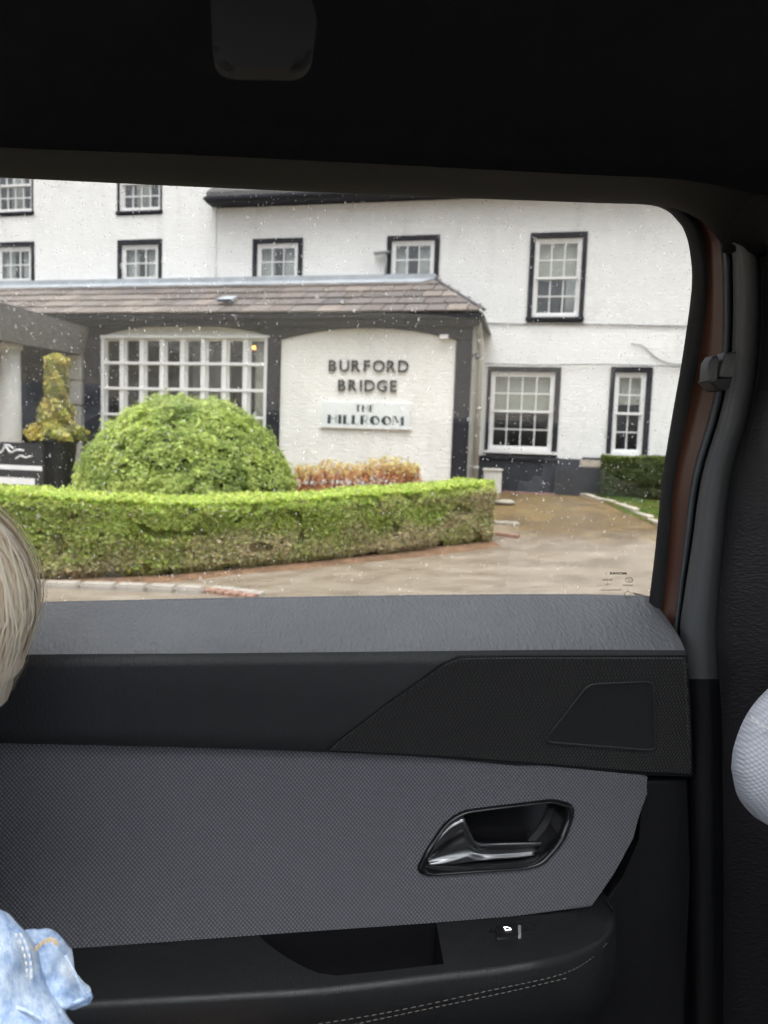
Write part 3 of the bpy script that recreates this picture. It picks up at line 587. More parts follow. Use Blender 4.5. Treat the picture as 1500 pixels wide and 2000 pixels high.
def conifer():
    D = 5.0; u, z = wall_uv(112, 945, D); b = wpt(u, D, 0); b.z = ground_h(b.x, b.y)
    zp = wall_uv(112, 855, D)[1]; zt = wall_uv(90, 690, D)[1]
    pot = empty('planter', b); tag(pot, 'tapered black planter holding the golden conifer', 'planter'); hgt = zp-b.z-.02
    bm = bmesh.new(); prof = [(.0, .02), (.17, .0), (.20, .02), (.285, hgt-.06), (.31, hgt-.05), (.31, hgt), (.27, hgt), (.26, hgt-.05), (0, hgt-.05)]
    vs_ = [bm.verts.new((p[0], 0, p[1])) for p in prof]; ed = [bm.edges.new((vs_[i], vs_[i+1])) for i in range(len(vs_)-1)]
    bmesh.ops.spin(bm, geom=vs_+ed, angle=2*pi, steps=28, axis=(0, 0, 1), cent=(0, 0, 0)); bmesh.ops.remove_doubles(bm, verts=bm.verts[:], dist=1e-4); o = link('pot_body', from_bm(bm), M['black_pot'], pot); shade(o)
    e = empty('conifer', b+Vector((0, 0, hgt-.05))); tag(e, 'golden spiral-cut conifer in the black planter by the entrance', 'conifer'); Ht = zt-(b.z+hgt)
    tube('trunk', [(0, 0, -.0), (.02, 0, Ht*.5), (-.01, 0, Ht*.95)], [.035, .028, .015], M['bark'], e)
    n = 9000; t = rng.uniform(0, 1, n)**1.3; tier = .80+.20*np.abs(np.sin(t*pi*3.4+.9)); base = np.interp(t, [0, .12, .25, .5, .8, .95, 1], [.36, .42, .27, .17, .16, .17, .05]); th = rng.uniform(0, 2*pi, n); rad = base*tier*np.sqrt(rng.uniform(.15, 1, n))*(1+.25*np.sin(th*5+t*20))
    pos = np.stack([rad*np.cos(th), rad*np.sin(th), t*Ht+.03], 1); nor = unit(np.stack([np.cos(th), np.sin(th), np.ones(n)*.6], 1)+rng.normal(size=(n, 3))*.6)
    k = np.clip(.5+nz(pos, 4)+rng.normal(size=n)*.3, 0, 1)[:, None]; col = (np.array((.34, .37, .08))*(1-k)+np.array((.58, .47, .12))*k)*rng.uniform(.7, 1.2, (n, 1))
    link('foliage', leaf_mesh(pos, nor, .028*rng.uniform(.6, 1.4, n), col, 2.6), M['needle'], e)
conifer()

def heather():
    D = 3.9; spots = [(600, 940, 912, .9), (650, 938, 905, 1), (700, 937, 908, .9), (745, 936, 896, 1.15), (778, 935, 903, 1.0), (800, 934, 910, .7)]
    words = ['next to the green dome', 'second from the green dome', 'third from the green dome', 'tallest of the row', 'to the right of the tallest', 'rightmost of the row']
    for (x, y, yt, s), wd in zip(spots, words):
        u, z = wall_uv(x, y, D); zt = wall_uv(x, yt, D)[1]; b = wpt(u, D, 0); b.z = ground_h(b.x, b.y)
        e = empty('shrub', b); tag(e, 'low red and yellow leaved shrub by the cream panel, '+wd, 'shrub', 'red and yellow shrubs behind the hedge'); Ht = zt-b.z
        n = 1100; th = rng.uniform(0, 2*pi, n); t = rng.uniform(.2, 1, n); r = .34*s*np.sqrt(rng.uniform(0, 1, n))*(1.05-.35*t)
        hgt = Ht*t*(1-.18*(r/.34)**2)*(.80+.32*np.abs(np.sin(th*2.5+x+r*9))*(t > .6)); pos = np.stack([r*np.cos(th), r*np.sin(th), hgt], 1); nor = unit(rng.normal(size=(n, 3))+np.array([0, 0, .8]))
        k = np.clip((t-.72)*3.5+rng.normal(size=n)*.35, 0, 1)[:, None]; col = (np.array((.62, .32, .18))*(1-k)+np.array((.76, .68, .30))*k)*rng.uniform(.7, 1.3, (n, 1))
        link('foliage', leaf_mesh(pos, nor, .03*rng.uniform(.6, 1.4, n), np.clip(col, 0, .8), 2.2), M['leaf'], e)
        for k_ in range(5):
            a = 2*pi*k_/5; tube('stem', [(0, 0, -.03), (.1*cos(a), .1*sin(a), Ht*.5), (.2*s*cos(a), .2*s*sin(a), Ht*.85)], [.012, .009, .004], M['bark'], e, 5)
heather()

# ------------------------------------------------------------------ small things on the ground
def board_sign():
    D = 5.6; (u0, z0), (u1, z1) = wall_uv(-90, 945, D), wall_uv(86, 866, D); b = wpt((u0+u1)/2, D, 0); gz = ground_h(b.x, b.y)
    e = empty('notice_board', mw=hmw((u0+u1)/2, D, gz)); tag(e, 'black notice board with white writing beside the planter', 'sign'); hw = (u1-u0)/2; t = z1-gz; h = z1-z0
    box('board', (-hw, hw, -.02, .02, .12, t), M['black_pot'], e, .006)
    for sx in (-hw+.08, hw-.08): box('leg', (sx-.025, sx+.025, -.018, .018, -.03, .118), M['black_pot'], e)
    wp = M['white_paint']
    def strokes(pts, r): tube('script', spline([Vector((p[0], -.0225, p[1])) for p in pts], 26), r, wp, e, 5)
    k = (u1-u0)/176; X = lambda px: -hw+(px+90)*k; Z = lambda py: t-(py-866)*h/79
    strokes([(X(-60), Z(882)), (X(-40), Z(874)), (X(-30), Z(888)), (X(-10), Z(878)), (X(5), Z(886)), (X(15), Z(874)), (X(24), Z(884)), (X(36), Z(879)), (X(50), Z(880))], .016)
    strokes([(X(12), Z(871)), (X(22), Z(872)), (X(30), Z(877))], .012); strokes([(X(34), Z(895)), (X(44), Z(889)), (X(52), Z(892)), (X(64), Z(889))], .013)
    box('printed_rule', (X(-80), X(84), -.0235, -.0205, Z(914), Z(906)), wp, e); box('printed_rule', (X(-80), X(70), -.0235, -.0205, Z(940), Z(928)), wp, e)
board_sign()
def meter_box():
    u, z = wall_uv(963, 915, .9); b = wpt(u, .9, 0); gz = ground_h(b.x, b.y); e = empty('utility_box', mw=hmw(u, .9, gz)); tag(e, 'small cream utility box behind the end of the long hedge', 'box')
    box('cabinet', (-.17, .17, -.12, .12, -.05, z-gz-.05), M['cream_paint'], e, .015); box('lid', (-.19, .19, -.14, .14, z-gz-.048, z-gz), M['cream_paint'], e, .015)
meter_box()
def trough():
    e = empty('planting_trough', mw=hmw(.52, .34, .48)); tag(e, 'long low black trough against the dark plinth', 'trough')
    holed('trough_body', (-.44, .44), (-.16, .16), [(-.40, .40, -.12, .12)], 0, .56, M['black_pot'], e).matrix_local = Matrix.Rotation(radians(90), 4, 'X')
    box('soil_fill', (-.398, .398, -.118, .118, .40, .50), M['soil'], e)
    s = empty('stone_slab', mw=hmw(.75, .34, 1.045)); tag(s, 'pale stone block lying on top of the black trough', 'stone'); box('block', (-.20, .20, -.14, .12, .0, .15), M['stone'], s, .02)
trough()
def step():
    bm = None; e = empty('brick_step', mw=hmw(-.50, .55, .47)); tag(e, 'low weathered brick step at the foot of the plinth', 'step')
    bmx = bmesh.new(); box_bm(bmx, -.105, .105, -.05, .05, 0, .068); bmesh.ops.bevel(bmx, geom=bmx.edges[:], offset=.006, segments=1, affect='EDGES'); me = from_bm(bmx, 'brick'); me.materials.append(M['brick_purple'])
    for r in range(3):
        for k in range(5):
            o = bpy.data.objects.new('brick', me); COL.objects.link(o); o.parent = e; o.location = (-.44+.22*k+(.11 if r % 2 else 0)-.05, .25-.22*r*.5-.1, -.02+random.uniform(-.003, .003)); o.rotation_euler.z = random.uniform(-.02, .02)
step()
def edging():
    a, b = at_ground(1128, 966), at_ground(1300, 1034); n = 8; e = empty('path_edging', a); tag(e, 'weathered stone edging between the drive and the lawn', 'edging')
    d = (b-a); ang = atan2(d.y, d.x); L = Vector((d.x, d.y, 0)).length/n
    bmx = bmesh.new(); box_bm(bmx, -L/2+.01, L/2-.01, -.05, .05, -.1, .06); bmesh.ops.bevel(bmx, geom=bmx.edges[:], offset=.012, segments=1, affect='EDGES'); me = from_bm(bmx, 'edging_stone'); me.materials.append(M['stone'])
    for k in range(n):
        p = a+d*((k+.5)/n)-a; g = ground_h(a.x+p.x, a.y+p.y)-a.z; o = bpy.data.objects.new('edging_stone', me); COL.objects.link(o); o.parent = e; o.location = (p.x, p.y, g+random.uniform(-.02, .005)); o.rotation_euler = (0, 0, ang+random.uniform(-.04, .04))
    # lawn behind the edging
    pts = [at_ground(x, y) for x, y in [(1130, 964), (1172, 968), (1300, 985), (1500, 1000), (1500, 1110), (1300, 1036), (1215, 1000)]]
    bm = bmesh.new(); f = bm.faces.new([bm.verts.new(p) for p in pts]); bmesh.ops.triangulate(bm, faces=[f]); bmesh.ops.subdivide_edges(bm, edges=bm.edges[:], cuts=5, use_grid_fill=True)
    tris = []
    for v in bm.verts: v.co.z = ground_h(v.co.x, v.co.y)+.016+.012*mnoise.noise(v.co*2)
    bm.faces.ensure_lookup_table(); tris = [[tuple(v.co) for v in q.verts[:3]] for q in bm.faces]
    o = link('lawn', from_bm(bm), M['lawn'], smooth=True); o['kind'] = 'structure'; o['label'] = 'mossy lawn corner beside the small dark hedge'
    T = np.array(tris); ar = np.linalg.norm(np.cross(T[:, 1]-T[:, 0], T[:, 2]-T[:, 0]), axis=1); n = 14000; i = rng.choice(len(T), n, p=ar/ar.sum()); w = rng.dirichlet((1, 1, 1), n); pos = (T[i]*w[:, :, None]).sum(1)
    hgt = rng.uniform(.02, .06, n); lean = rng.normal(size=(n, 2))*.02; th = rng.uniform(0, pi, n); wd = .004
    V = np.stack([pos+np.stack([np.cos(th)*wd, np.sin(th)*wd, 0*th], 1), pos-np.stack([np.cos(th)*wd, np.sin(th)*wd, 0*th], 1), pos+np.stack([lean[:, 0], lean[:, 1], hgt], 1)], 1).reshape(-1, 3)
    me = bpy.data.meshes.new('grass'); me.vertices.add(3*n); me.vertices.foreach_set('co', V.ravel()); me.loops.add(3*n); me.loops.foreach_set('vertex_index', np.arange(3*n)); me.polygons.add(n); me.polygons.foreach_set('loop_start', np.arange(n)*3); me.update(); me.validate()
    k = np.clip(.5+nz(pos, 1.3)*1.3, 0, 1)[:, None]; c = (np.array((.09, .17, .03))*(1-k)+np.array((.24, .22, .06))*k)*rng.uniform(.7, 1.3, (n, 1)); at = me.color_attributes.new('tint', 'FLOAT_COLOR', 'POINT'); at.data.foreach_set('color', np.repeat(np.concatenate([c, np.ones((n, 1))], 1), 3, 0).ravel())
    tag(link('grass', me, M['leaf']), 'short mossy grass on the lawn corner', None, None, 'stuff')
edging()
def hedge_foot():
    # bare soil strip under the hedge, then kerb stones and a run of red and white bricks
    fo = spline(foot, 40); rows = []
    for p, q in zip(fo, fo[1:]+[fo[-1]*2-fo[-2]]):
        d = (q-p); d.z = 0; d.normalize(); nn = Vector((d.y, -d.x, 0)); r = []
        for w in (-.3, .05, .14, .20):
            c = p+nn*(w+.04*mnoise.noise(p*1.7)); c.z = ground_h(c.x, c.y)+(.03 if w < .1 else .012 if w < .2 else -.01); r.append(c)
        rows.append(r)
    o = loft('verge', rows, M['soil']); o['kind'] = 'structure'; o['label'] = 'bare reddish soil strip at the foot of the long hedge'
    path = spline([at_ground(*p) for p in [(-150, 1140), (60, 1146), (250, 1151), (400, 1158)]], 9)
    e = empty('kerb', path[0]); e['kind'] = 'structure'; e['label'] = 'row of pale kerb stones along the road edge'
    for a, b in zip(path, path[1:]):
        d = b-a; ang = atan2(d.y, d.x); L = d.length; bm = bmesh.new(); box_bm(bm, -L/2+.006, L/2-.006, -.07, .07, -.1, .05); bmesh.ops.bevel(bm, geom=bm.edges[:], offset=.015, segments=2, affect='EDGES')
        o = link('kerb_stone', from_bm(bm), M['kerb'], e); c = (a+b)/2; o.location = (c.x-path[0].x, c.y-path[0].y, ground_h(c.x, c.y)-path[0].z); o.rotation_euler.z = ang
    a, b = at_ground(398, 1155), at_ground(500, 1168); e = empty('brick_edging', a); tag(e, 'short run of red and white bricks edging the drive', 'edging'); d = b-a; ang = atan2(d.y, d.x); n = 7; L = Vector((d.x, d.y)).length/n
    for k in range(n):
        for r in range(2):
            bm = bmesh.new(); box_bm(bm, -L/2+.005, L/2-.005, -.05, .05, -.08, .03); bmesh.ops.bevel(bm, geom=bm.edges[:], offset=.008, segments=1, affect='EDGES')
            o = link('brick', from_bm(bm), M['brick_red'] if r == 0 else M['kerb'], e); p = d*((k+.5)/n)+Vector((-sin(ang), cos(ang), 0))*(.11*r); o.location = (p.x, p.y, ground_h(a.x+p.x, a.y+p.y)-a.z+random.uniform(-.004, .004)); o.rotation_euler.z = ang
    p = at_ground(988, 1022); s = box('paving_slab', (-.16, .18, -.14, .14, -.05, .02), M['slab'], None, .012); s.location = p; s.rotation_euler.z = -.3; tag(s, 'loose grey paving slab lying on the drive by the hedge end', 'slab')
    p = at_ground(978, 1046); s = box('brick', (-.24, .24, -.045, .045, -.03, .035), M['brick_red'], None, .008); s.location = p; s.rotation_euler.z = -.75; s.name = 'red_kerb_brick'; tag(s, 'long red brick lying at the right end of the hedge', 'brick')
    p = at_ground(985, 985); bm = bmesh.new(); bmesh.ops.create_icosphere(bm, subdivisions=2, radius=1)
    for v in bm.verts: v.co = Vector((v.co.x*.20, v.co.y*.13, v.co.z*.05))*(1+.25*mnoise.noise(v.co*1.5))
    s = link('edge_stone', from_bm(bm), M['slab'], smooth=True); s.location = p+Vector((0, 0, .03)); tag(s, 'rounded pale stone on the ground below the brick step', 'stone')
hedge_foot()
# the small lit lamp inside the bay window
lm = N('warm_lamp'); lm.base((1, .6, .2)); lm.b.inputs['Emission Color'].default_value = (1, .42, .10, 1); lm.b.inputs['Emission Strength'].default_value = 2.2
pl = empty('pendant_lamp', mw=hmw(-5.84, 1.3, 3.17)); tag(pl, 'small glowing orange lamp inside the bay window', 'lamp')
bm = bmesh.new(); bmesh.ops.create_uvsphere(bm, u_segments=14, v_segments=8, radius=.085)
for v in bm.verts: v.co.z *= .45
link('lamp_shade', from_bm(bm), lm.m, pl, smooth=True); tube('cord', [(0, 0, .03), (0, 0, .225)], .006, M['wire'], pl)

# ------------------------------------------------------------------ the car round the camera
M['pad'] = grain('window_sheen_trim', (.15, .155, .168), .44, 1.0, .0011, 260, .7)  # same dark trim made paler, the window's sheen put into its colour
M['trim'] = grain('dark_grained_trim', (.026, .027, .029), .5, .4, .0004, 420)
M['arm'] = grain('armrest_trim', (.012, .0125, .0135), .5, .4, .0003, 420)
M['pocket'] = vary('pocket_shade_black', (.004, .004, .005), .2, 30, .8, .15)  # armrest pocket: blacker than the armrest, the recess shade put into the colour
M['pillar'] = grain('grey_pillar_trim', (.085, .088, .092), .55, .4, .0003, 500)
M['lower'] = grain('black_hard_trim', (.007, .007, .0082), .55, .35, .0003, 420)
M['pillar_dark'] = grain('dark_leather_grain', (.012, .0105, .0125), .5, .45, .0005, 300, .2, (.5, 1, 1.4))
M['cloth'] = weave('door_trim_cloth', (.165, .163, .183), c2=(.075, .075, .085))
M['seat_cloth'] = weave('pale_grey_seat_cloth', (.43, .45, .50), .0046, .0046, .0005, .9, (.35, .365, .41))
M['pattern'] = weave('ribbed_speaker_trim', (.034, .033, .033), .0042, .0085, .0010, .45, (.014, .014, .014))
M['grille'] = weave('speaker_mesh', (.006, .006, .0065), .002, .002, .0006, .5)
M['rubber'] = vary('black_rubber', (.012, .012, .013), .2, 20, .6, .3)
M['paint'] = N('orange_brown_car_paint').set(.35, .5).m; M['paint'].node_tree.nodes['Principled BSDF'].inputs['Base Color'].default_value = (.11, .042, .024, 1)
M['seal'] = vary('grey_door_seal', (.11, .125, .135), .1, 20, .5, .4)
M['headliner'] = vary('black_headliner', (.006, .006, .008), .15, 40, .95, .1, .0005, 900)
M['header'] = vary('door_header_trim', (.011, .0102, .0098), .1, 10, .8, .1, .0003, 900)
M['gloss_black'] = N('gloss_black_plastic').set(.12, .5).m; M['gloss_black'].node_tree.nodes['Principled BSDF'].inputs['Base Color'].default_value = (.008, .008, .009, 1)
M['satin_metal'] = N('dark_satin_chrome').set(.28, .5, 1).m; M['satin_metal'].node_tree.nodes['Principled BSDF'].inputs['Base Color'].default_value = (.24, .24, .25, 1)
M['thread'] = vary('grey_thread', (.12, .115, .105), .1, 50, .8, .2); M['thread_white'] = vary('white_thread', (.75, .75, .73), .05, 50, .8, .2)
M['car_glass'] = glassy('tinted_car_glass', (.56, .567, .57), .028); M['clear_glass'] = glassy('clear_car_glass', (.9, .92, .91), .04)
M['print'] = vary('glass_print', (.03, .03, .03), .1, 50, .6, .3)
icon = N('lit_icon'); icon.base((1, 1, 1)); icon.b.inputs['Emission Color'].default_value = (1, 1, 1, 1); icon.b.inputs['Emission Strength'].default_value = .8; M['icon'] = icon.m

CAR = empty('car'); tag(CAR, 'cabin of an orange car with black grained trim, seen from its back seat', 'car')
M['added_roof_glass'] = glassy('added_tinted_roof_glass', (.66, .67, .68), .03)  # for the unseen glass roof, added to brighten the cabin
def part(name, parent=CAR): o = bpy.data.objects.new(name, None); COL.objects.link(o); o.parent = parent; return o
def mesh_of(o):
    bpy.context.view_layer.update(); return bpy.data.meshes.new_from_object(o.evaluated_get(bpy.context.evaluated_depsgraph_get()))
def cut(o, pts, d, depth_back=.01):
    """cut a hole of the given outline through a part"""
    dn = d.normalized(); c = prism('cutter', [Vector(p)-dn*depth_back for p in pts], None, None, d+dn*depth_back)
    mo = o.modifiers.new('cut', 'BOOLEAN'); mo.object = c; mo.operation = 'DIFFERENCE'; mo.solver = 'EXACT'
    me = mesh_of(o); o.modifiers.clear(); old = o.data; o.data = me; bpy.data.meshes.remove(old); bpy.data.objects.remove(c)
def round_poly(pts, r, n=5):
    out = []; k = len(pts)
    for i in range(k):
        p, a, b = Vector(pts[i]), Vector(pts[i-1]), Vector(pts[(i+1) % k]); da, db = (a-p), (b-p); q = min(r, da.length*.45, db.length*.45); s, e = p+da.normalized()*q, p+db.normalized()*q
        for j in range(n+1): t = j/n; out.append(s*(1-t)**2+p*2*t*(1-t)+e*t*t)
    return out
DOOR = part('rear_door')
# glass, leaning slightly inwards at the top
G0, G1_ = at_y(750, 1165, .800), at_y(750, 388, .757); gup = Vector((0, G1_.y-G0.y, G1_.z-G0.z)).normalized(); gn = Vector((0, gup.z, -gup.y)); 
gpx = lambda x, y, off=0: at_plane(x, y, G0+gn*off, gn)
gl = prism('window_glass', [gpx(*p) for p in [(-320, 325), (1290, 385), (1345, 420), (1366, 500), (1362, 600), (1345, 720), (1284, 1200), (-320, 1215)]], M['car_glass'], DOOR, gn*.004)
gl['label'] = 'privacy tinted window speckled with rain'
ys = [450, 490, 560, 690, 800, 930, 1060, 1154, 1250]
def curve(top, right, y0, y1, n=60):
    """y0/y1: distance from the camera along the car's width at the top and at the sill"""
    pts = [(x, y) for x, y in top] + list(zip(right, ys)); k = len(pts); P = []
    for (x, y) in pts: t = min(1, max(0, (y-400)/760)); P.append(at_y(x, y, y0+(y1-y0)*t))
    return spline(P, n)
A = curve([(-320, 332), (0, 347), (400, 366), (800, 383), (1150, 396), (1262, 400), (1301, 411), (1322, 430)], [1336, 1347, 1351, 1334, 1315, 1294, 1281, 1270, 1258], .750, .792)
A_ = [p+(p-CAM)*.045 for p in A]
B = curve([(-320, 327), (0, 341), (400, 360), (800, 377), (1150, 389), (1275, 390), (1325, 400), (1352, 424)], [1369, 1379, 1383, 1367, 1345, 1318, 1306, 1298, 1287], .742, .780)
C = curve([(-320, 324), (0, 337), (400, 356), (800, 373), (1150, 384), (1288, 383), (1343, 390), (1380, 418)], [1399, 1408, 1411, 1409, 1388, 1352, 1336, 1325, 1312], .742, .776)
Cm = curve([(-320, 322), (0, 335), (400, 354), (800, 371), (1150, 382), (1291, 380), (1349, 387), (1387, 416)], [1406, 1416, 1419, 1417, 1397, 1360, 1342, 1329, 1317], .728, .760)
D = curve([(-320, 320), (0, 333), (400, 352), (800, 369), (1150, 380), (1294, 377), (1355, 384), (1394, 414)], [1413, 1425, 1428, 1425, 1405, 1367, 1348, 1334, 1322], .735, .768)
D_ = curve([(-320, 318), (0, 331), (400, 350), (800, 367), (1150, 378), (1296, 375), (1358, 382), (1398, 412)], [1418, 1430, 1433, 1430, 1410, 1372, 1353, 1339, 1327], .765, .80)
mid = lambda a, b, f, off: [p*(1-f)+q*f+Vector((0, off, 0)) for p, q in zip(a, b)]
loft('window_seal', [A_, A, mid(A, B, .25, -.006), mid(A, B, .6, -.004), B], M['rubber'], DOOR)
loft('painted_frame', [B, mid(B, C, .3, .008), mid(B, C, .7, .004), C], M['paint'], DOOR)
body_seal = loft('door_seal', [C, Cm, D, D_], M['seal'], CAR)
# pillar trim
yp = [474, 490, 560, 690, 800, 930, 1060, 1154, 1250, 1400, 1700, 2100]; PU = 44
Ex = [1420, 1429, 1432, 1429, 1409, 1371, 1352, 1338, 1328, 1345, 1350, 1350]; Gx = [1434, 1452, 1456, 1452, 1436, 1400, 1384, 1374, 1368, 1378, 1382, 1382]
def prow(xs, Y0, Y1, dx=0): return [at_y(x+dx, y, Y0+(Y1-Y0)*min(1, max(0, (y-474)/780))) for x, y in zip(xs, yp)]
E0, E1, E2 = prow(Ex, .765, .80), prow(Ex, .722, .752), prow(Ex, .712, .744, 6)
G_ = prow(Gx, .700, .730); G2 = prow(Gx, .712, .735, 14); G3 = prow(Gx, .735, .75, 30)
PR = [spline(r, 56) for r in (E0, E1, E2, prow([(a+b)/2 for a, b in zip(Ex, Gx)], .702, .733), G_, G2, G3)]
loft('pillar_trim', [r[:PU] for r in PR], M['pillar'], CAR); loft('pillar_shade_trim', [r[PU-1:] for r in PR], M['lower'], CAR)  # pillar below the cut coloured near black, standing in for falling shade
Hx = [1490, 1500, 1505, 1500, 1480, 1450, 1435, 1428, 1425, 1430, 1430, 1430]
loft('belt_guide', [spline(r, 56) for r in (G3, prow([g+34 for g in Gx], .735, .75), prow([max(h, g+40) for h, g in zip(Hx, Gx)], .700, .72), prow([1560]*12, .675, .70), prow([1900]*12, .62, .65))], M['pillar_dark'], CAR)
# header and headliner
lo = [(-320, 331), (0, 346.5), (400, 365.5), (800, 382.5), (1150, 395.5), (1270, 399.5), (1322, 409), (1370, 432), (1402, 466), (1416, 484), (1460, 500), (1900, 520)]
up = [(-320, 268), (0, 284), (400, 300), (800, 320), (1150, 338), (1270, 343), (1330, 348), (1380, 356), (1430, 366), (1470, 374), (1540, 380), (1900, 390)]
L0 = spline([at_y(x, y, .746 if x < 1300 else .728) for x, y in lo], 70); L1 = spline([at_y(x, y-8, .722 if x < 1300 else .708) for x, y in lo], 70)
U0 = spline([at_y(x, y, .640) for x, y in up], 70); L00 = [p+(p-CAM)*.055+Vector((0, 0, .003)) for p in L0]
loft('header_trim', [L00, L0, L1, mid(L1, U0, .5, .012), U0], M['header'], CAR)
hl = [U0, [Vector((p.x, .615, p.z+.02)) for p in U0], [Vector((p.x, .57, p.z+.036)) for p in U0], [Vector((p.x, .45, 1.555)) for p in U0], [Vector((p.x, .31, 1.562)) for p in U0], [Vector((p.x, .305, 1.60)) for p in U0]]
ext = lambda r: [Vector((-1.05, r[0].y, max(r[0].z, 1.50)))] + r + [Vector((1.40, r[-1].y, r[-1].z))]
loft('headliner', [ext(r) for r in hl], M['headliner'], CAR, thick=.006)
loft('headliner', [ext([Vector((p.x, y_, z_)) for p in U0]) for y_, z_ in ((-.61, 1.60), (-.615, 1.565), (-.70, 1.55), (-.78, 1.50))], M['headliner'], CAR, thick=.006)
gh = part('grab_handle'); gy = .43
M['grip'] = vary('black_grip', (.003, .003, .004), .1, 30, .7, .25)
prism('grip', round_poly([at_y(x, y, gy) for x, y in [(395, -140), (412, 10), (416, 130), (606, 134), (620, 40), (610, 0), (570, -60), (560, -140)]], .012), M['grip'], gh, Vector((0, .014, 0)), .006, 3)
# shell: panels that keep the daylight out, and an added glass roof letting it in
def cb(n, b, mt, bev=0): return box(n, b, M[mt], CAR, bev)
rf = holed('car_roof', (-1.05, 1.35), (-.74, .70), [(-.90, .56, -.60, .30)], -1.632, -1.602, M['paint'], CAR); rf.matrix_local = Matrix.Rotation(radians(-90), 4, 'X') @ Matrix.Scale(-1, 4, (0, 0, 1)) if False else Matrix(((1, 0, 0, 0), (0, 0, 1, 0), (0, -1, 0, 0), (0, 0, 0, 1)))
cb('added_roof_glass', (-.92, .58, -.62, .32, 1.634, 1.640), 'added_roof_glass'); cb('car_floor', (-1.05, 2.1, -.8, .8, .22, .30), 'lower')
cb('quarter_panel', (-1.05, -.36, .69, .84, .25, 1.60), 'lower', .02); cb('front_door_panel', (.66, 1.6, .74, .84, .25, 1.04), 'lower'); cb('dashboard', (1.45, 2.1, -.8, .8, .30, 1.02), 'lower', .03)
cb('far_door_panel', (-1.05, 1.6, -.86, -.76, .25, 1.04), 'lower'); cb('far_quarter', (-1.05, -.8, -.86, -.76, 1.042, 1.62), 'lower')
cb('rear_bench', (-.75, -.42, -.72, .68, .302, 1.12), 'seat_cloth', .04); cb('tailgate', (-1.05, -.98, -.755, .695, .302, 1.1), 'lower'); cb('front_roof_rail', (1.25, 1.40, -.74, .70, 1.50, 1.58), 'headliner')
cb('far_glass', (-.8, 1.5, -.80, -.796, 1.042, 1.5), 'clear_glass'); cb('door_skin', (-.42, .60, .815, .84, .25, 1.03), 'paint', .01)
cb('roof_side_rail', (-1.05, 1.4, .702, .80, 1.575, 1.63), 'paint', .01)
ws = prism('windscreen', [Vector((1.36, -.72, 1.54)), Vector((1.36, .70, 1.54)), Vector((2.05, .74, 1.03)), Vector((2.05, -.76, 1.03))], M['clear_glass'], CAR, Vector((.004, 0, .004)))

# door card: padded top and dark upper trim in one sweep
def drow(xs, yy, Y): return [at_y(x, y, Y) for x, y in zip(xs, yy)]
X0 = [-320, 85, 400, 800, 1100]
rows = [drow(X0+[1266], [1184, 1175, 1168, 1162, 1160, 1163], .806), drow(X0+[1272], [1188, 1179, 1172, 1166, 1164, 1168], .800), drow(X0+[1302], [1216, 1209, 1205, 1202, 1200, 1206], .765), drow(X0+[1328], [1258, 1252, 1249, 1246, 1244, 1246], .722), drow(X0+[1338], [1284, 1278, 1276, 1272, 1269, 1270], .706)]
rows2 = [rows[-1], drow(X0+[1341], [1298, 1293, 1290, 1286, 1284, 1284], .7005), drow(X0+[1343], [1312, 1306, 1303, 1299, 1296, 1296], .700)]
Yp = lambda y: .6985 + max(0, y-1296)*.000175
tr = lambda xs, yy, o=.0015: [at_y(x, y, Yp(y)+o) for x, y in zip(xs, yy)]
rows3 = [rows2[-1], tr(X0+[1346], [1370]*6), tr(X0+[1349], [1416, 1420, 1425, 1432, 1450, 1458]), tr(X0+[1351], [1442, 1452, 1460, 1476, 1504, 1516]), tr(X0+[1351], [1446, 1456, 1464, 1480, 1508, 1520], .04)]
def edge(r, n=50):
    s = spline(r, n); return s + [s[-1]+Vector((.004, .006, -.002)), s[-1]+Vector((.006, .05, -.006))]
loft('top_pad', [edge(r) for r in spline_rows] if False else [edge(r) for r in rows], M['pad'], DOOR)
loft('upper_trim', [edge(r) for r in rows2 + rows3[1:]], M['trim'], DOOR)
# speaker panel, proud of the trim, in a dark groove
sp_px = [(646, 1466), (660, 1452), (760, 1376), (868, 1300), (900, 1287), (1000, 1286), (1340, 1286), (1347, 1400), (1350, 1512), (1250, 1506), (1100, 1494), (900, 1478)]
gr_px = [(636, 1468), (652, 1452), (754, 1374), (862, 1297), (896, 1282), (1000, 1281), (1343, 1281), (1350, 1400), (1353, 1516), (1250, 1510), (1100, 1498), (900, 1482)]
prism('panel_groove', [at_y(x, y, Yp(y)-.0005) for x, y in gr_px], M['rubber'], DOOR, Vector((0, .01, 0)))
prism('speaker_panel', [at_y(x, y, Yp(y)-.0035) for x, y in sp_px], M['pattern'], DOOR, Vector((0, .006, 0)), .0015, 2)
spk = [(1064, 1446), (1150, 1336), (1275, 1331), (1279, 1466), (1080, 1450)]
spo = round_poly([at_y(x, y, Yp(y)-.005) for x, y in spk], .010, 6)
prism('speaker_grille', [p+Vector((0, .0, 0)) for p in spo], M['grille'], DOOR, Vector((0, .003, 0)), .001)
tube('speaker_rim', spo+[spo[0]], .0015, M['trim'], DOOR, 6, False)
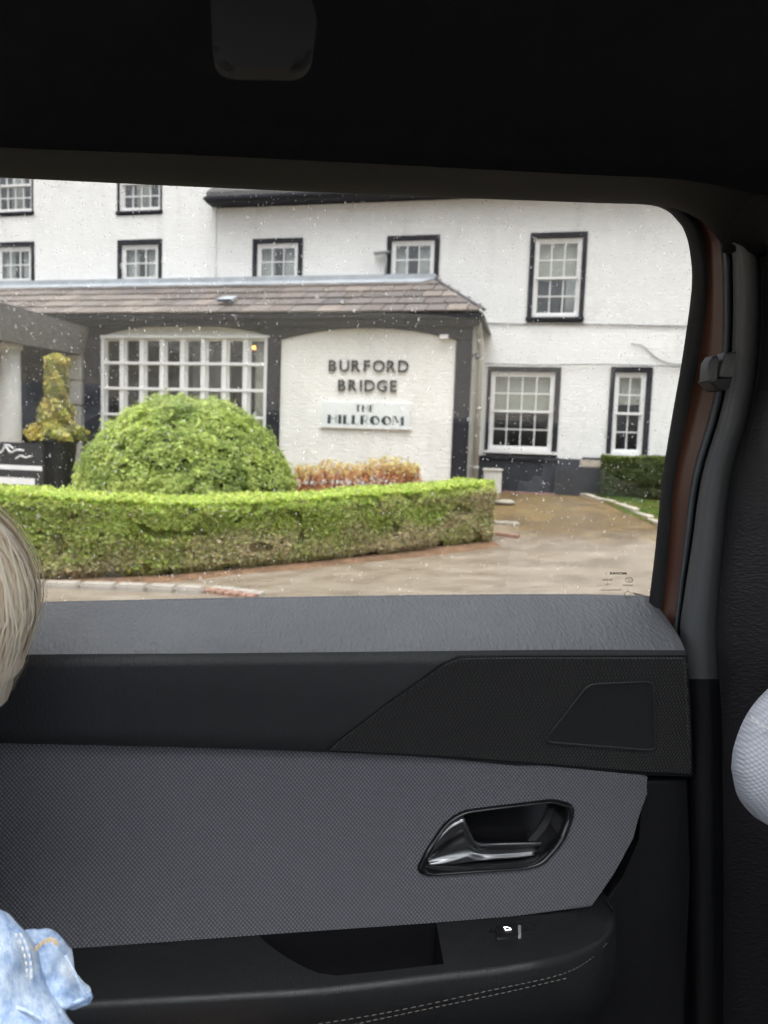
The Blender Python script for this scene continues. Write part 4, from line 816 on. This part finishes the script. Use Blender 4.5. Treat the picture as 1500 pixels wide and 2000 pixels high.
# cloth insert
def Yf(y): return .742 - (y-1440)*(.040/400)
f_px = [(-320, 1446), (0, 1449), (300, 1455), (640, 1467), (900, 1481), (1100, 1499), (1268, 1518), (1264, 1550), (1240, 1640), (1200, 1705), (1158, 1774), (1000, 1790), (850, 1802), (510, 1826), (180, 1850), (-320, 1890)]
FP0, FP1 = at_y(700, 1460, Yf(1460)), at_y(700, 1815, Yf(1815)); fup = Vector((0, FP0.y-FP1.y, FP0.z-FP1.z)).normalized(); fnm = Vector((0, fup.z, -fup.y))
fpx = lambda x, y: at_plane(x, y, FP0, fnm)
fab = prism('cloth_insert', [fpx(x, y) for x, y in f_px], M['cloth'], DOOR, fnm*.045, .006, 3)
bz = [(818, 1692), (838, 1652), (872, 1604), (905, 1583), (1000, 1571), (1080, 1561), (1116, 1572), (1117, 1592), (1100, 1640), (1062, 1684), (1030, 1694), (930, 1701), (840, 1707), (822, 1702)]
bo = round_poly([fpx(x, y) for x, y in bz], .010, 3); cen = sum(bo, Vector())/len(bo)
cut(fab, [cen+(p-cen)*.97 for p in bo], Vector((0, .035, 0)))
sc = lambda k, dy: [cen+(p-cen)*k+Vector((0, dy, 0)) for p in bo]
loft('handle_surround', [sc(1.03, .002), sc(1.02, -.003), sc(.97, -.005), sc(.93, -.003), sc(.915, .004), sc(.90, .026)], M['gloss_black'], DOOR, closed=True)
prism('handle_recess', sc(.905, .026), M['gloss_black'], DOOR, Vector((0, .004, 0)))
lev = [((830, 1680), (833, 1688)), ((850, 1643), (868, 1687)), ((877, 1611), (898, 1685)), ((893, 1601), (906, 1684)), ((904, 1596), (914, 1683)), ((911, 1610), (922, 1682)), ((920, 1630), (930, 1681)), ((930, 1644), (945, 1680)), ((960, 1646), (965, 1678)), ((1010, 1645), (1008, 1675)), ((1058, 1644), (1046, 1670))]
lr = []
for t, yo in [(0, .004), (.0, -.006), (.12, -.009), (.35, .000), (.6, .004), (.85, .001), (1, -.003), (1, .008)]:
    lr.append(spline([at_y(a[0]*(1-t)+b[0]*t, a[1]*(1-t)+b[1]*t, Yf(1650)+.004+yo*(1 if i < 8 else .6)) for i, (a, b) in enumerate(lev)], 40))
loft('handle_lever', lr, M['satin_metal'], DOOR, thick=.0015)
# lower card and the dark edge of the door
prism('lower_card', [at_y(x, y, .775) for x, y in [(-400, 1500), (1352, 1500), (1352, 2300), (-400, 2300)]], M['lower'], DOOR, Vector((0, .03, 0)))
prism('edge_card', [at_y(x, y, .748) for x, y in [(1256, 1524), (1345, 1524), (1348, 1700), (1330, 2200), (1120, 2200), (1176, 1770), (1215, 1715), (1254, 1640)]], M['lower'], DOOR, Vector((0, .026, 0)), .004)
# armrest
ax = [-320, 0, 180, 350, 510, 680, 850, 960, 1060, 1120, 1160, 1186, 1197]
y0 = [1888, 1864, 1850, 1838, 1826, 1814, 1802, 1794, 1786, 1780, 1774, 1770, 1768]
r3x = [-320, 0, 180, 360, 610, 720, 868, 960, 1050, 1118, 1165, 1190, 1201]; y3 = [1990, 1962, 1950, 1940, 1926, 1914, 1896, 1886, 1872, 1856, 1834, 1812, 1792]
rimY = lambda x: float(np.interp(x, [0, 1050, 1118, 1165, 1190, 1201], [.618, .618, .634, .649, .665, .682]))
ts = [0, .08, .2, .32, .44, .56, .68, .78, .86, .93, 1.0]
def arm_pt(sx, t):          # sx along (pixels at the cloth edge), t across the top
    xb = float(np.interp(sx, ax, r3x)); ya, yb = float(np.interp(sx, ax, y0)), float(np.interp(sx, ax, y3)); Y = .706+(rimY(xb)-.706)*t-(.006*sin(pi*t))
    return at_y(sx*(1-t)+xb*t, ya*(1-t)+yb*t, Y)
def xl(t): u = min(1, t/.86); return 505+95*(1-sqrt(max(0, 1-u**2.2)))*1.0
cols = [('a', k/16) for k in range(16)] + [('h', k/14) for k in range(15)] + [('b', k/16) for k in range(1, 17)]
def col_x(c, t):
    l, r = xl(t), 852
    if c[0] == 'a': return -320+(l+320)*c[1]
    if c[0] == 'h': return l+(r-l)*c[1]
    return r+(1197-r)*(1-(1-c[1])**1.35)
AR = [[arm_pt(col_x(c, 0), 0)+Vector((0, .02, 0)) for c in cols]] + [[arm_pt(col_x(c, t), t) for c in cols] for t in ts]
for dy, Y, dx in ((8, .6125, 0), (22, .6105, 1), (52, .612, 2), (95, .620, 0), (150, .645, -10), (170, .76, -20)):
    AR.append([at_y(float(np.interp(col_x(c, 1), ax, r3x))+dx, float(np.interp(col_x(c, 1), ax, y3))+dy, Y+(rimY(float(np.interp(col_x(c, 1), ax, r3x)))-.618)*(1-max(0, dy-60)/200)) for c in cols])
for r in AR: r.append(r[-1]+Vector((.004, .03, -.004))); r.append(r[-1]+Vector((.0, .08, -.01)))
bm = bmesh.new(); g = [[bm.verts.new(p) for p in r] for r in AR]
for i in range(len(g)-1):
    for j in range(len(g[0])-1):
        if 16 <= j < 30 and 1 <= i <= 8: continue          # the grab pocket
        bm.faces.new((g[i][j], g[i+1][j], g[i+1][j+1], g[i][j+1]))
arm = link('armrest', from_bm(bm), M['arm'], DOOR, smooth=True)
hb_ = [AR[i][16] for i in range(1, 10)] + [AR[9][j] for j in range(17, 31)] + [AR[i][30] for i in range(8, 0, -1)] + [AR[1][j] for j in range(29, 16, -1)]; hc = sum(hb_, Vector())/len(hb_)
loft('pull_pocket', [hb_, [hc+(p-hc)*.985+Vector((0, 0, -.006)) for p in hb_], [hc+(p-hc)*.96+Vector((0, 0, -.055)) for p in hb_], [hc+(p-hc)*.5+Vector((0, 0, -.07)) for p in hb_], [hc+(p-hc)*.01+Vector((0, 0, -.07)) for p in hb_]], M['pocket'], DOOR, closed=True)
def on_arm(px, t):      # a point of the armrest's top: px along, t from fabric (0) to rim (1)
    ya = np.interp(px, ax, y0); yb = np.interp(px, r3x, y3); return at_y(px, ya*(1-t)+yb*t, .706+(rimY(px)+.004-.706)*t)
def plate(name, u0, u1, t0, t1, h, mat, bev=.001, lift=0): 
    pts = [on_arm(u0, t0), on_arm(u1, t0), on_arm(u1, t1), on_arm(u0, t1)]; n = (pts[1]-pts[0]).cross(pts[3]-pts[0]).normalized(); n = n if n.z > 0 else -n
    return prism(name, round_poly([p+n*(h+lift) for p in pts], .004, 3), mat, DOOR, -n*h, bev), n
M['lip'] = vary('pale_metal', (.3, .3, .3), .05, 30, .3, .5)
plate('switch_panel', 866, 1128, .06, .90, .0025, M['arm'], .002)
plate('switch_bezel', 954, 1050, .22, .70, .001, M['gloss_black'], .0005, .0024)
plate('window_switch', 968, 1012, .30, .62, .006, M['lower'], .002, .003)
sp_, n_ = plate('switch_lip', 1012, 1018, .36, .60, .005, M['lip'], .001, .003)
c0 = on_arm(992, .46)+n_*.0098; ex = (on_arm(1010, .46)-on_arm(980, .46)).normalized(); ey = n_.cross(ex); ey = ey if ey.y > 0 else -ey
bm = bmesh.new(); icon_pts = [(-.0032, -.003), (.0032, -.003), (.0032, .001), (.0005, .004), (-.0032, .004)]; a = [bm.verts.new(c0+ex*p[0]+ey*p[1]) for p in icon_pts]; b = [bm.verts.new(c0+ex*p[0]*.68+ey*p[1]*.72) for p in icon_pts]
for i in range(5): bm.faces.new((a[i], a[(i+1) % 5], b[(i+1) % 5], b[i]))
link('switch_icon', from_bm(bm), M['icon'], DOOR)
def stitch(name, pts, mat, r=.00042, ln=.0042, gap=.0016, par=DOOR):
    P = spline(pts, 400); bm = bmesh.new(); acc = 0; i = 0
    while i < len(P)-2:
        j = i; d = 0
        while j < len(P)-1 and d < ln: d += (P[j+1]-P[j]).length; j += 1
        t = (P[j]-P[i]).normalized(); a = t.orthogonal().normalized(); b = t.cross(a)
        r0 = [bm.verts.new(P[i]+(a*cos(k*pi/2)+b*sin(k*pi/2))*r*.5) for k in range(4)]; rm = [bm.verts.new((P[i]+P[j])/2+(a*cos(k*pi/2)+b*sin(k*pi/2))*r*1.2) for k in range(4)]; r1 = [bm.verts.new(P[j]+(a*cos(k*pi/2)+b*sin(k*pi/2))*r*.5) for k in range(4)]
        for q, w in ((r0, rm), (rm, r1)):
            for k in range(4): bm.faces.new((q[k], q[(k+1) % 4], w[(k+1) % 4], w[k]))
        d = 0; i = j
        while i < len(P)-1 and d < gap: d += (P[i+1]-P[i]).length; i += 1
    o = link(name, from_bm(bm), mat, par); o['kind'] = 'stuff'; return o
stitch('stitching', [at_y(x, y, .6105) for x, y in [(560, 2010), (760, 1977), (960, 1934), (1090, 1905)]] + [at_y(1150, 1876, rimY(1150)-.0085), at_y(1186, 1842, rimY(1186)-.009)], M['thread'])
stitch('stitching', [at_y(x, y, .6085) for x, y in [(620, 2016), (800, 1978), (980, 1940), (1110, 1910)]], M['thread'])
stitch('edge_stitching', [at_y(x, y, Yp(y)-.005) for x, y in [(1336, 1292), (1341, 1380), (1344, 1440)]], M['thread'], .0005)
# coat hook on the pillar
hk = part('coat_hook')
def hp_(pts, Y, d, mt='hook', bev=.0022): return prism('hook_prong', [at_y(x, y, Y) for x, y in pts], M[mt], hk, Vector((0, d, 0)), bev, 3, smooth=True)
M['hook'] = vary('grey_hook_plastic', (.045, .047, .05), .05, 30, .35, .5)
hp_([(1383, 722), (1385, 708), (1394, 695), (1404, 695), (1405, 703), (1401, 752), (1382, 744)], .684, .014)
hp_([(1419, 688), (1440, 686), (1441, 692), (1434, 734), (1428, 739), (1408, 736), (1407, 728), (1416, 692)], .682, .014)
prism('hook_base', [at_y(x, y, .684) for x, y in [(1384, 742), (1402, 735), (1434, 735), (1428, 757), (1420, 763), (1402, 762)]], M['lower'], hk, Vector((0, .02, 0)), .003, 2)

# front seat side bolster at the right edge
def pillow(name, pts, bulge, mat, parent, cdx=None, rings=12, wr=0, wf=30, back=.5, axis=None):
    """closed cushion over an outline: rounded towards the viewer and, less, away"""
    P = [Vector(p) for p in pts]; c = cdx or sum(P, Vector())/len(P); ax_ = axis or -(FW); R_ = []
    for k in range(rings): t = k/rings; R_.append([c+(p-c)*(1-t)+ax_*(bulge*sqrt(1-(1-t)**2)) for p in P])
    R_.append([c+(p-c)*.0005+ax_*bulge for p in P]); Bk = []
    for k in range(1, rings): t = k/rings; Bk.append([c+(p-c)*(1-t)-ax_*(bulge*back*sqrt(1-(1-t)**2)) for p in P])
    Bk.append([c+(p-c)*.0005-ax_*bulge*back for p in P]); allr = Bk[::-1]+R_
    if wr:
        for i, r in enumerate(allr):
            for j, p in enumerate(r): r[j] = p+ax_*(wr*(.7*mnoise.noise(p*wf)+.4*mnoise.noise(p*wf*2.3)-.55*(1-abs(mnoise.noise(Vector((p.x*wf*.8+p.z*wf*.7, p.y*wf*.3, p.z*wf*.25)))*2))**4))
    return loft(name, allr, mat, parent, closed=True)
seat = part('front_seat'); SY = .56
s_px = [(1428, 1500), (1434, 1455), (1458, 1396), (1497, 1348), (1560, 1300), (1630, 1320), (1670, 1480), (1640, 1630), (1565, 1652), (1500, 1612), (1468, 1590), (1440, 1553)]
sp3 = spline([at_y(x, y, SY) for x, y in s_px+[s_px[0]]], 60)[:-1]
bo_ = pillow('seat_bolster', sp3, .032, M['seat_cloth'], seat)
stitch('seat_seam', [at_y(x, y, SY-.024) for x, y in [(1466, 1398), (1482, 1413), (1510, 1428), (1560, 1445)]], M['thread_white'], .0009, .006, .0008, seat)
box('seat_back', (.535, .72, .12, .60, .45, 1.12), M['seat_cloth'], seat, .05); box('head_restraint', (.66, .76, .23, .47, 1.16, 1.36), M['seat_cloth'], seat, .04); tube('restraint_post', [(.71, .35, 1.10), (.71, .35, 1.18)], .012, M['satin_metal'], seat); box('seat_cushion', (.70, 1.20, .12, .58, .32, .52), M['seat_cloth'], seat, .05)

# writing etched on the glass, to be read from outside
gm = bpy.data.objects.new('glass_marking', None); COL.objects.link(gm); gm.parent = DOOR
MPX = .80/F
def etched(s, x, y, h, w=None, bold=0.0, shear=0):
    me = text_mesh(s, h*MPX, bold, .00003, shear); co = np.empty(len(me.vertices)*3); me.vertices.foreach_get('co', co); co = co.reshape(-1, 3); lo_, hi_ = co.min(0), co.max(0)
    co[:, :2] -= (lo_[:2]+hi_[:2])/2
    if w: co[:, 0] *= w*MPX/(hi_[0]-lo_[0])
    me.vertices.foreach_set('co', co.ravel()); o = link('print', me, M['print'], gm); p = gpx(x, y, -.0006); X_, Y_, Z_ = Vector((-1, 0, 0)), gup, gn
    o.matrix_world = Matrix(((X_.x, Y_.x, Z_.x, p.x), (X_.y, Y_.y, Z_.y, p.y), (X_.z, Y_.z, Z_.z, p.z), (0, 0, 0, 1))); return o
etched('MOPAR', 1207.6, 1120, 5.6, 40, .00012, .25); etched('®', 1183.4, 1120, 4.4); etched('FUYAO', 1185.5, 1132.4, 5, 23); etched('E000090', 1226.4, 1143.2, 4.2, 22); etched('• 23', 1188, 1141.2, 4.2); etched('••', 1186, 1146, 1.6); etched('TRANSP.28% MAX.', 1192, 1152.4, 4.6, 53); etched('V', 1227, 1152.2, 4.2)
def ring(x, y, rx, ry, w, a0=0, a1=2*pi, n=28):
    bm = bmesh.new(); o_, i_ = [], []
    for k in range(n+1):
        a = a0+(a1-a0)*k/n; o_.append(bm.verts.new(gpx(x+rx*cos(a), y+ry*sin(a), -.0006))); i_.append(bm.verts.new(gpx(x+(rx-w)*cos(a), y+(ry-w)*sin(a), -.0006)))
    for k in range(n): bm.faces.new((o_[k], o_[k+1], i_[k+1], i_[k]))
    link('print', from_bm(bm), M['print'], gm)
ring(1228.8, 1133, 7.6, 5.8, .9); ring(1226, 1161, 6.2, 6.2, .8)
for k in range(3): ring(1225.6+k*3.2, 1133, 2.6, 3.0, .9, -pi*.62, pi*.62, 12)

# rain on the outside of the glass
def rain():
    q = N('rain_drop'); q.t.nodes.remove(q.b); tp = q.n('BsdfTransparent'); tl = q.n('BsdfTranslucent'); tl.inputs[0].default_value = (1, 1, 1, 1)
    tp.inputs[0].default_value = (.84, .84, .84, 1); tl.inputs[0].default_value = (.38, .38, .38, 1); mx = q.n('AddShader'); q.l(tp.outputs[0], mx.inputs[0]); q.l(tl.outputs[0], mx.inputs[1]); q.l(mx.outputs[0], q.t.nodes['Material Output'].inputs[0])
    n = 6200; V = []; Fc = []; nn = np.array(gn); uu = np.array(gup); xx = np.array((1., 0, 0)); k = 7
    ring_ = np.array([(cos(2*pi*i/k), sin(2*pi*i/k)) for i in range(k)]); i = 0
    while i < n:
        x, y = random.uniform(-40, 1365), random.uniform(335, 1175)
        if mnoise.noise(Vector((x*.006, y*.006, 2)))*.5+.55 < random.random()*.9: continue
        p = np.array(gpx(x, y, .0045)); r = .00058*math.exp(random.gauss(0, .45)); 
        pass
        el = random.uniform(.9, 1.5); b = len(V)*0+i*(2*k+1)
        V.append(np.concatenate([p+r*(ring_[:, :1]*xx+ring_[:, 1:]*el*uu)-nn*.0004, p+r*.66*(ring_[:, :1]*xx+ring_[:, 1:]*el*uu)+nn*r*.60-uu*r*.42, (p+nn*r*.95-uu*r*.70)[None]]))
        for j in range(k): j2 = (j+1) % k; Fc.append((b+j, b+j2, b+k+j2, b+k+j)); Fc.append((b+k+j, b+k+j2, b+2*k))
        i += 1
    me = bpy.data.meshes.new('rain'); me.from_pydata(np.concatenate(V).tolist(), [], Fc); o = link('raindrops', me, q.m); tag(o, 'fine raindrops speckling the outside of the car window', None, None, 'stuff')
rain()

# ------------------------------------------------------------------ the passenger at the left edge
def person():
    e = empty('person', (-.30, .44, .50)); tag(e, 'passenger with fair hair in a pale denim jacket, cut off by the frame', 'person'); O = Vector(e.location)
    hc = CAM + ray(-176, 1190)*.56                      # centre of the head
    skin = vary('skin', (.55, .36, .28), .08, 8, .5, .4)
    J = [(-.34, .46, .55), (-.33, .46, .74), (-.325, .46, .925), (hc.x-.015, hc.y, hc.z-.15), (hc.x, hc.y, hc.z-.085), (hc.x, hc.y+.008, hc.z+.02), (-.32, .33, .92), (-.25, .285, .76), (-.13, .33, .66), (-.32, .59, .92), (-.24, .60, .74), (-.12, .58, .66), (-.24, .38, .53), (.02, .37, .55), (.05, .37, .33), (-.24, .54, .53), (.02, .55, .55), (.05, .55, .33), (-.075, .34, .65), (-.075, .57, .65), (.15, .37, .325), (.15, .55, .325), (hc.x, hc.y+.098, hc.z-.012)]
    rad = [.10, .095, .075, .040, .043, .076, .042, .032, .022, .042, .032, .022, .06, .045, .032, .06, .045, .032, .019, .019, .026, .026, .008]
    ed = [(0, 1), (1, 2), (2, 3), (3, 4), (4, 5), (2, 6), (6, 7), (7, 8), (8, 18), (2, 9), (9, 10), (10, 11), (11, 19), (0, 12), (12, 13), (13, 14), (0, 15), (15, 16), (16, 17), (14, 20), (17, 21), (5, 22)]
    for w_, sy in ((18, 1), (19, -1)):                        # five fingers on each hand
        wx, wy, wz = J[w_]
        for k_, (dy, ln_) in enumerate([(-.020, .060), (-.007, .068), (.006, .064), (.018, .052)]):
            J += [(wx+.035, wy+dy, wz-.002), (wx+.035+ln_*.5, wy+dy*1.15, wz-.004), (wx+.035+ln_, wy+dy*1.2, wz-.022)]; rad += [.0085, .0075, .006]; b0 = len(J)-3; ed += [(w_, b0), (b0, b0+1), (b0+1, b0+2)]
        J += [(wx+.012, wy+.034*sy, wz+.002), (wx+.045, wy+.046*sy, wz-.006)]; rad += [.0095, .007]; ed += [(w_, len(J)-2), (len(J)-2, len(J)-1)]
    def grow(nm, J, rad, ed, mat, par, lv=2):
        me = bpy.data.meshes.new(nm); me.from_pydata([Vector(q_)-O for q_ in J], ed, []); b = link(nm, me, mat, par); b.modifiers.new('skin', 'SKIN'); sb = b.modifiers.new('smooth', 'SUBSURF'); sb.levels = sb.render_levels = lv
        for i_, v_ in enumerate(me.skin_vertices[0].data): v_.radius = (rad[i_], rad[i_]); v_.use_root = i_ == 0
        return b
    grow('body', J, rad, ed, skin, e)
    for sx in (-.028, .028):
        bm = bmesh.new(); bmesh.ops.create_uvsphere(bm, u_segments=10, v_segments=8, radius=.010); ey_ = link('eye', from_bm(bm), M['white_paint'], e, smooth=True); ey_.location = Vector((hc.x+sx, hc.y+.071, hc.z+.008))-O
    bm = bmesh.new(); bmesh.ops.create_uvsphere(bm, u_segments=10, v_segments=6, radius=1)
    for v in bm.verts: v.co = Vector((v.co.x*.019, v.co.y*.006, v.co.z*.006))
    mo = link('mouth', from_bm(bm), vary('lip', (.45, .18, .16), .1, 20, .5, .4), e, smooth=True); mo.location = Vector((hc.x, hc.y+.072, hc.z-.045))-O
    grow('trousers', [(-.34, .46, .56), (-.24, .38, .535), (.02, .37, .555), (.05, .37, .38), (-.24, .54, .535), (.02, .55, .555), (.05, .55, .38)], [.125, .082, .062, .05, .082, .062, .05], [(0, 1), (1, 2), (2, 3), (0, 4), (4, 5), (5, 6)], vary('dark_trousers', (.03, .035, .05), .2, 30, .9, .2, .001, 200), e)
    # hair: a rounded bob of locks falling from the crown
    q = N('fair_hair'); at = q.n('Attribute', attribute_name='tint'); q.l(at.outputs['Color'], q.b.inputs['Base Color']); q.set(.55, .4); n = 6000; V, Fc, Cc = [], [], []
    rx, rz = .090, .098
    for i in range(n):
        a = random.uniform(0, 2*pi); L = random.uniform(1.9, 2.3); k = 9; ph = random.uniform(-.25, .25); rr = 1+random.gauss(0, .018)+(random.uniform(.02, .10) if random.random() < .03 else 0); col = np.array((.92, .82, .67))*random.uniform(.82, 1.06)*(1+np.array((random.gauss(0, .03), 0, random.gauss(0, .05)))); w = random.uniform(.0006, .0013)
        if sin(a) > .62: L *= .52                         # the face looks out of the window
        for j in range(k):
            t = .12+L*j/(k-1); aa = a+ph*t*.6+.05*sin(t*5+i); s = sin(min(t, 1.75)); flare = 1+.0*t; z = cos(t) if t < 1.75 else cos(1.75)-(t-1.75)*.95; cur = 1-.42*max(0, t-1.6)**1.4
            p = hc + Vector((rx*rr*s*cos(aa)*cur, rx*rr*s*sin(aa)*cur*1.02, rz*rr*z)); tv = Vector((-sin(aa), cos(aa), 0)); ww = w*(1 if j < k-2 else .45)
            V += [p-tv*ww-O, p+tv*ww-O]; Cc += [(*col, 1)]*2
            if j: q0 = i*2*k+2*j; Fc.append((q0-2, q0-1, q0+1, q0))
    me = bpy.data.meshes.new('hair'); me.from_pydata([tuple(v) for v in V], [], Fc); ca = me.color_attributes.new('tint', 'FLOAT_COLOR', 'POINT'); ca.data.foreach_set('color', np.array(Cc).ravel()); h = link('hair', me, q.m, e, smooth=True); h['kind'] = 'stuff'
    bm = bmesh.new(); bmesh.ops.create_icosphere(bm, subdivisions=4, radius=1)
    for v in bm.verts:
        z = v.co.z; v.co = Vector((v.co.x*rx*.96, v.co.y*rx*.97, v.co.z*rz*(.97 if z > 0 else 1.25)))*(1+.02*sin(atan2(v.co.y, v.co.x)*34+z*3)) + hc - O
    link('hair_cap', from_bm(bm), vary('fair_hair_mass', (.78, .68, .55), .2, 30, .5, .4, .002, 60, (4, 4, .4)), e, smooth=True)
    # denim jacket
    q = N('pale_denim'); v = q.co(); f = q.noise(v, 26, 5, .6); tw = q.n('TexWave'); tw.inputs['Scale'].default_value = 900; tw.inputs['Distortion'].default_value = 1; q.l(q.co((1, 1, 1), (0, .7, .3)), tw.inputs[0])
    f = q.math('ADD', q.math('MULTIPLY', f, .6), q.math('MULTIPLY', q.noise(q.co((1, 1, .35), (0, .5, 0)), 150, 4, .7), .4)); q.base(q.ramp(f, [(.36, (.13, .22, .44)), (.46, (.33, .45, .66)), (.53, (.50, .61, .77)), (.62, (.74, .80, .87))])); q.set(.85, .2); q.bump(q.math('ADD', q.math('MULTIPLY', q.noise(q.co((1, 1, 1), (0, .7, .3)), 900, 2), .4), f), .0022); den = q.m
    loc = lambda pts, dep: spline([CAM+ray(x, y)*dep-O for x, y in pts+[pts[0]]], 70)[:-1]
    j = part('jacket', e)
    grow('jacket_body', [(-.335, .46, .62), (-.33, .46, .77), (-.325, .46, .915), (-.315, .46, .985), (-.32, .335, .925), (-.25, .285, .77), (-.145, .325, .675), (-.32, .585, .925), (-.25, .60, .77), (-.145, .58, .675)], [.122, .120, .112, .066, .070, .054, .042, .070, .054, .042], [(0, 1), (1, 2), (2, 3), (2, 4), (4, 5), (5, 6), (2, 7), (7, 8), (8, 9)], den, j)
    bd = loc([(-330, 1740), (-120, 1745), (-20, 1762), (14, 1786), (38, 1814), (56, 1846), (66, 1886), (92, 1940), (130, 1990), (150, 2050), (60, 2080), (40, 2010), (-20, 1985), (-330, 2000)], .47)
    pillow('jacket_front', bd, .035, den, j, wr=.009, wf=34, rings=22)
    sl = loc([(20, 1824), (46, 1814), (72, 1819), (98, 1829), (118, 1845), (130, 1868), (148, 1896), (162, 1926), (178, 1945), (170, 1958), (140, 1963), (122, 1975), (90, 1966), (50, 1930), (24, 1890)], .495)
    pillow('sleeve', sl, .026, den, j, wr=.009, wf=44, rings=22)
    T = lambda pts, d, r, m_, nm: tube(nm, spline([CAM+ray(x, y)*d-O for x, y in pts], 30), r, m_, j, 7)
    T([(112, 1979), (124, 1966), (148, 1957), (166, 1950), (178, 1942)], .482, .0016, den, 'cuff_hem'); T([(126, 1968), (152, 1962), (170, 1958), (178, 1946)], .486, .0016, den, 'cuff_hem')
    T([(-40, 1958), (10, 1964), (46, 1972), (80, 1990), (104, 2016)], .450, .0011, den, 'hem'); T([(32, 1814), (50, 1842), (60, 1880), (62, 1912)], .454, .0013, den, 'shoulder_seam'); T([(128, 1866), (146, 1900), (160, 1932), (168, 1948)], .478, .0009, den, 'sleeve_seam')
    gt = vary('tan_thread', (.62, .48, .28), .1, 60, .8, .2)
    for k_ in range(3): stitch('stitching', [CAM+ray(x, y+k_*3)*.466-O for x, y in [(68, 1852), (84, 1838), (100, 1832), (114, 1842)]], gt, .0007, .003, .0006, j)
    for o_ in (0, 9): stitch('stitching', [CAM+ray(x-o_, y)*.446-O for x, y in [(40, 1822), (54, 1852), (61, 1884), (62, 1908)]], M['thread_white'], .0006, .003, .0016, j)
person()
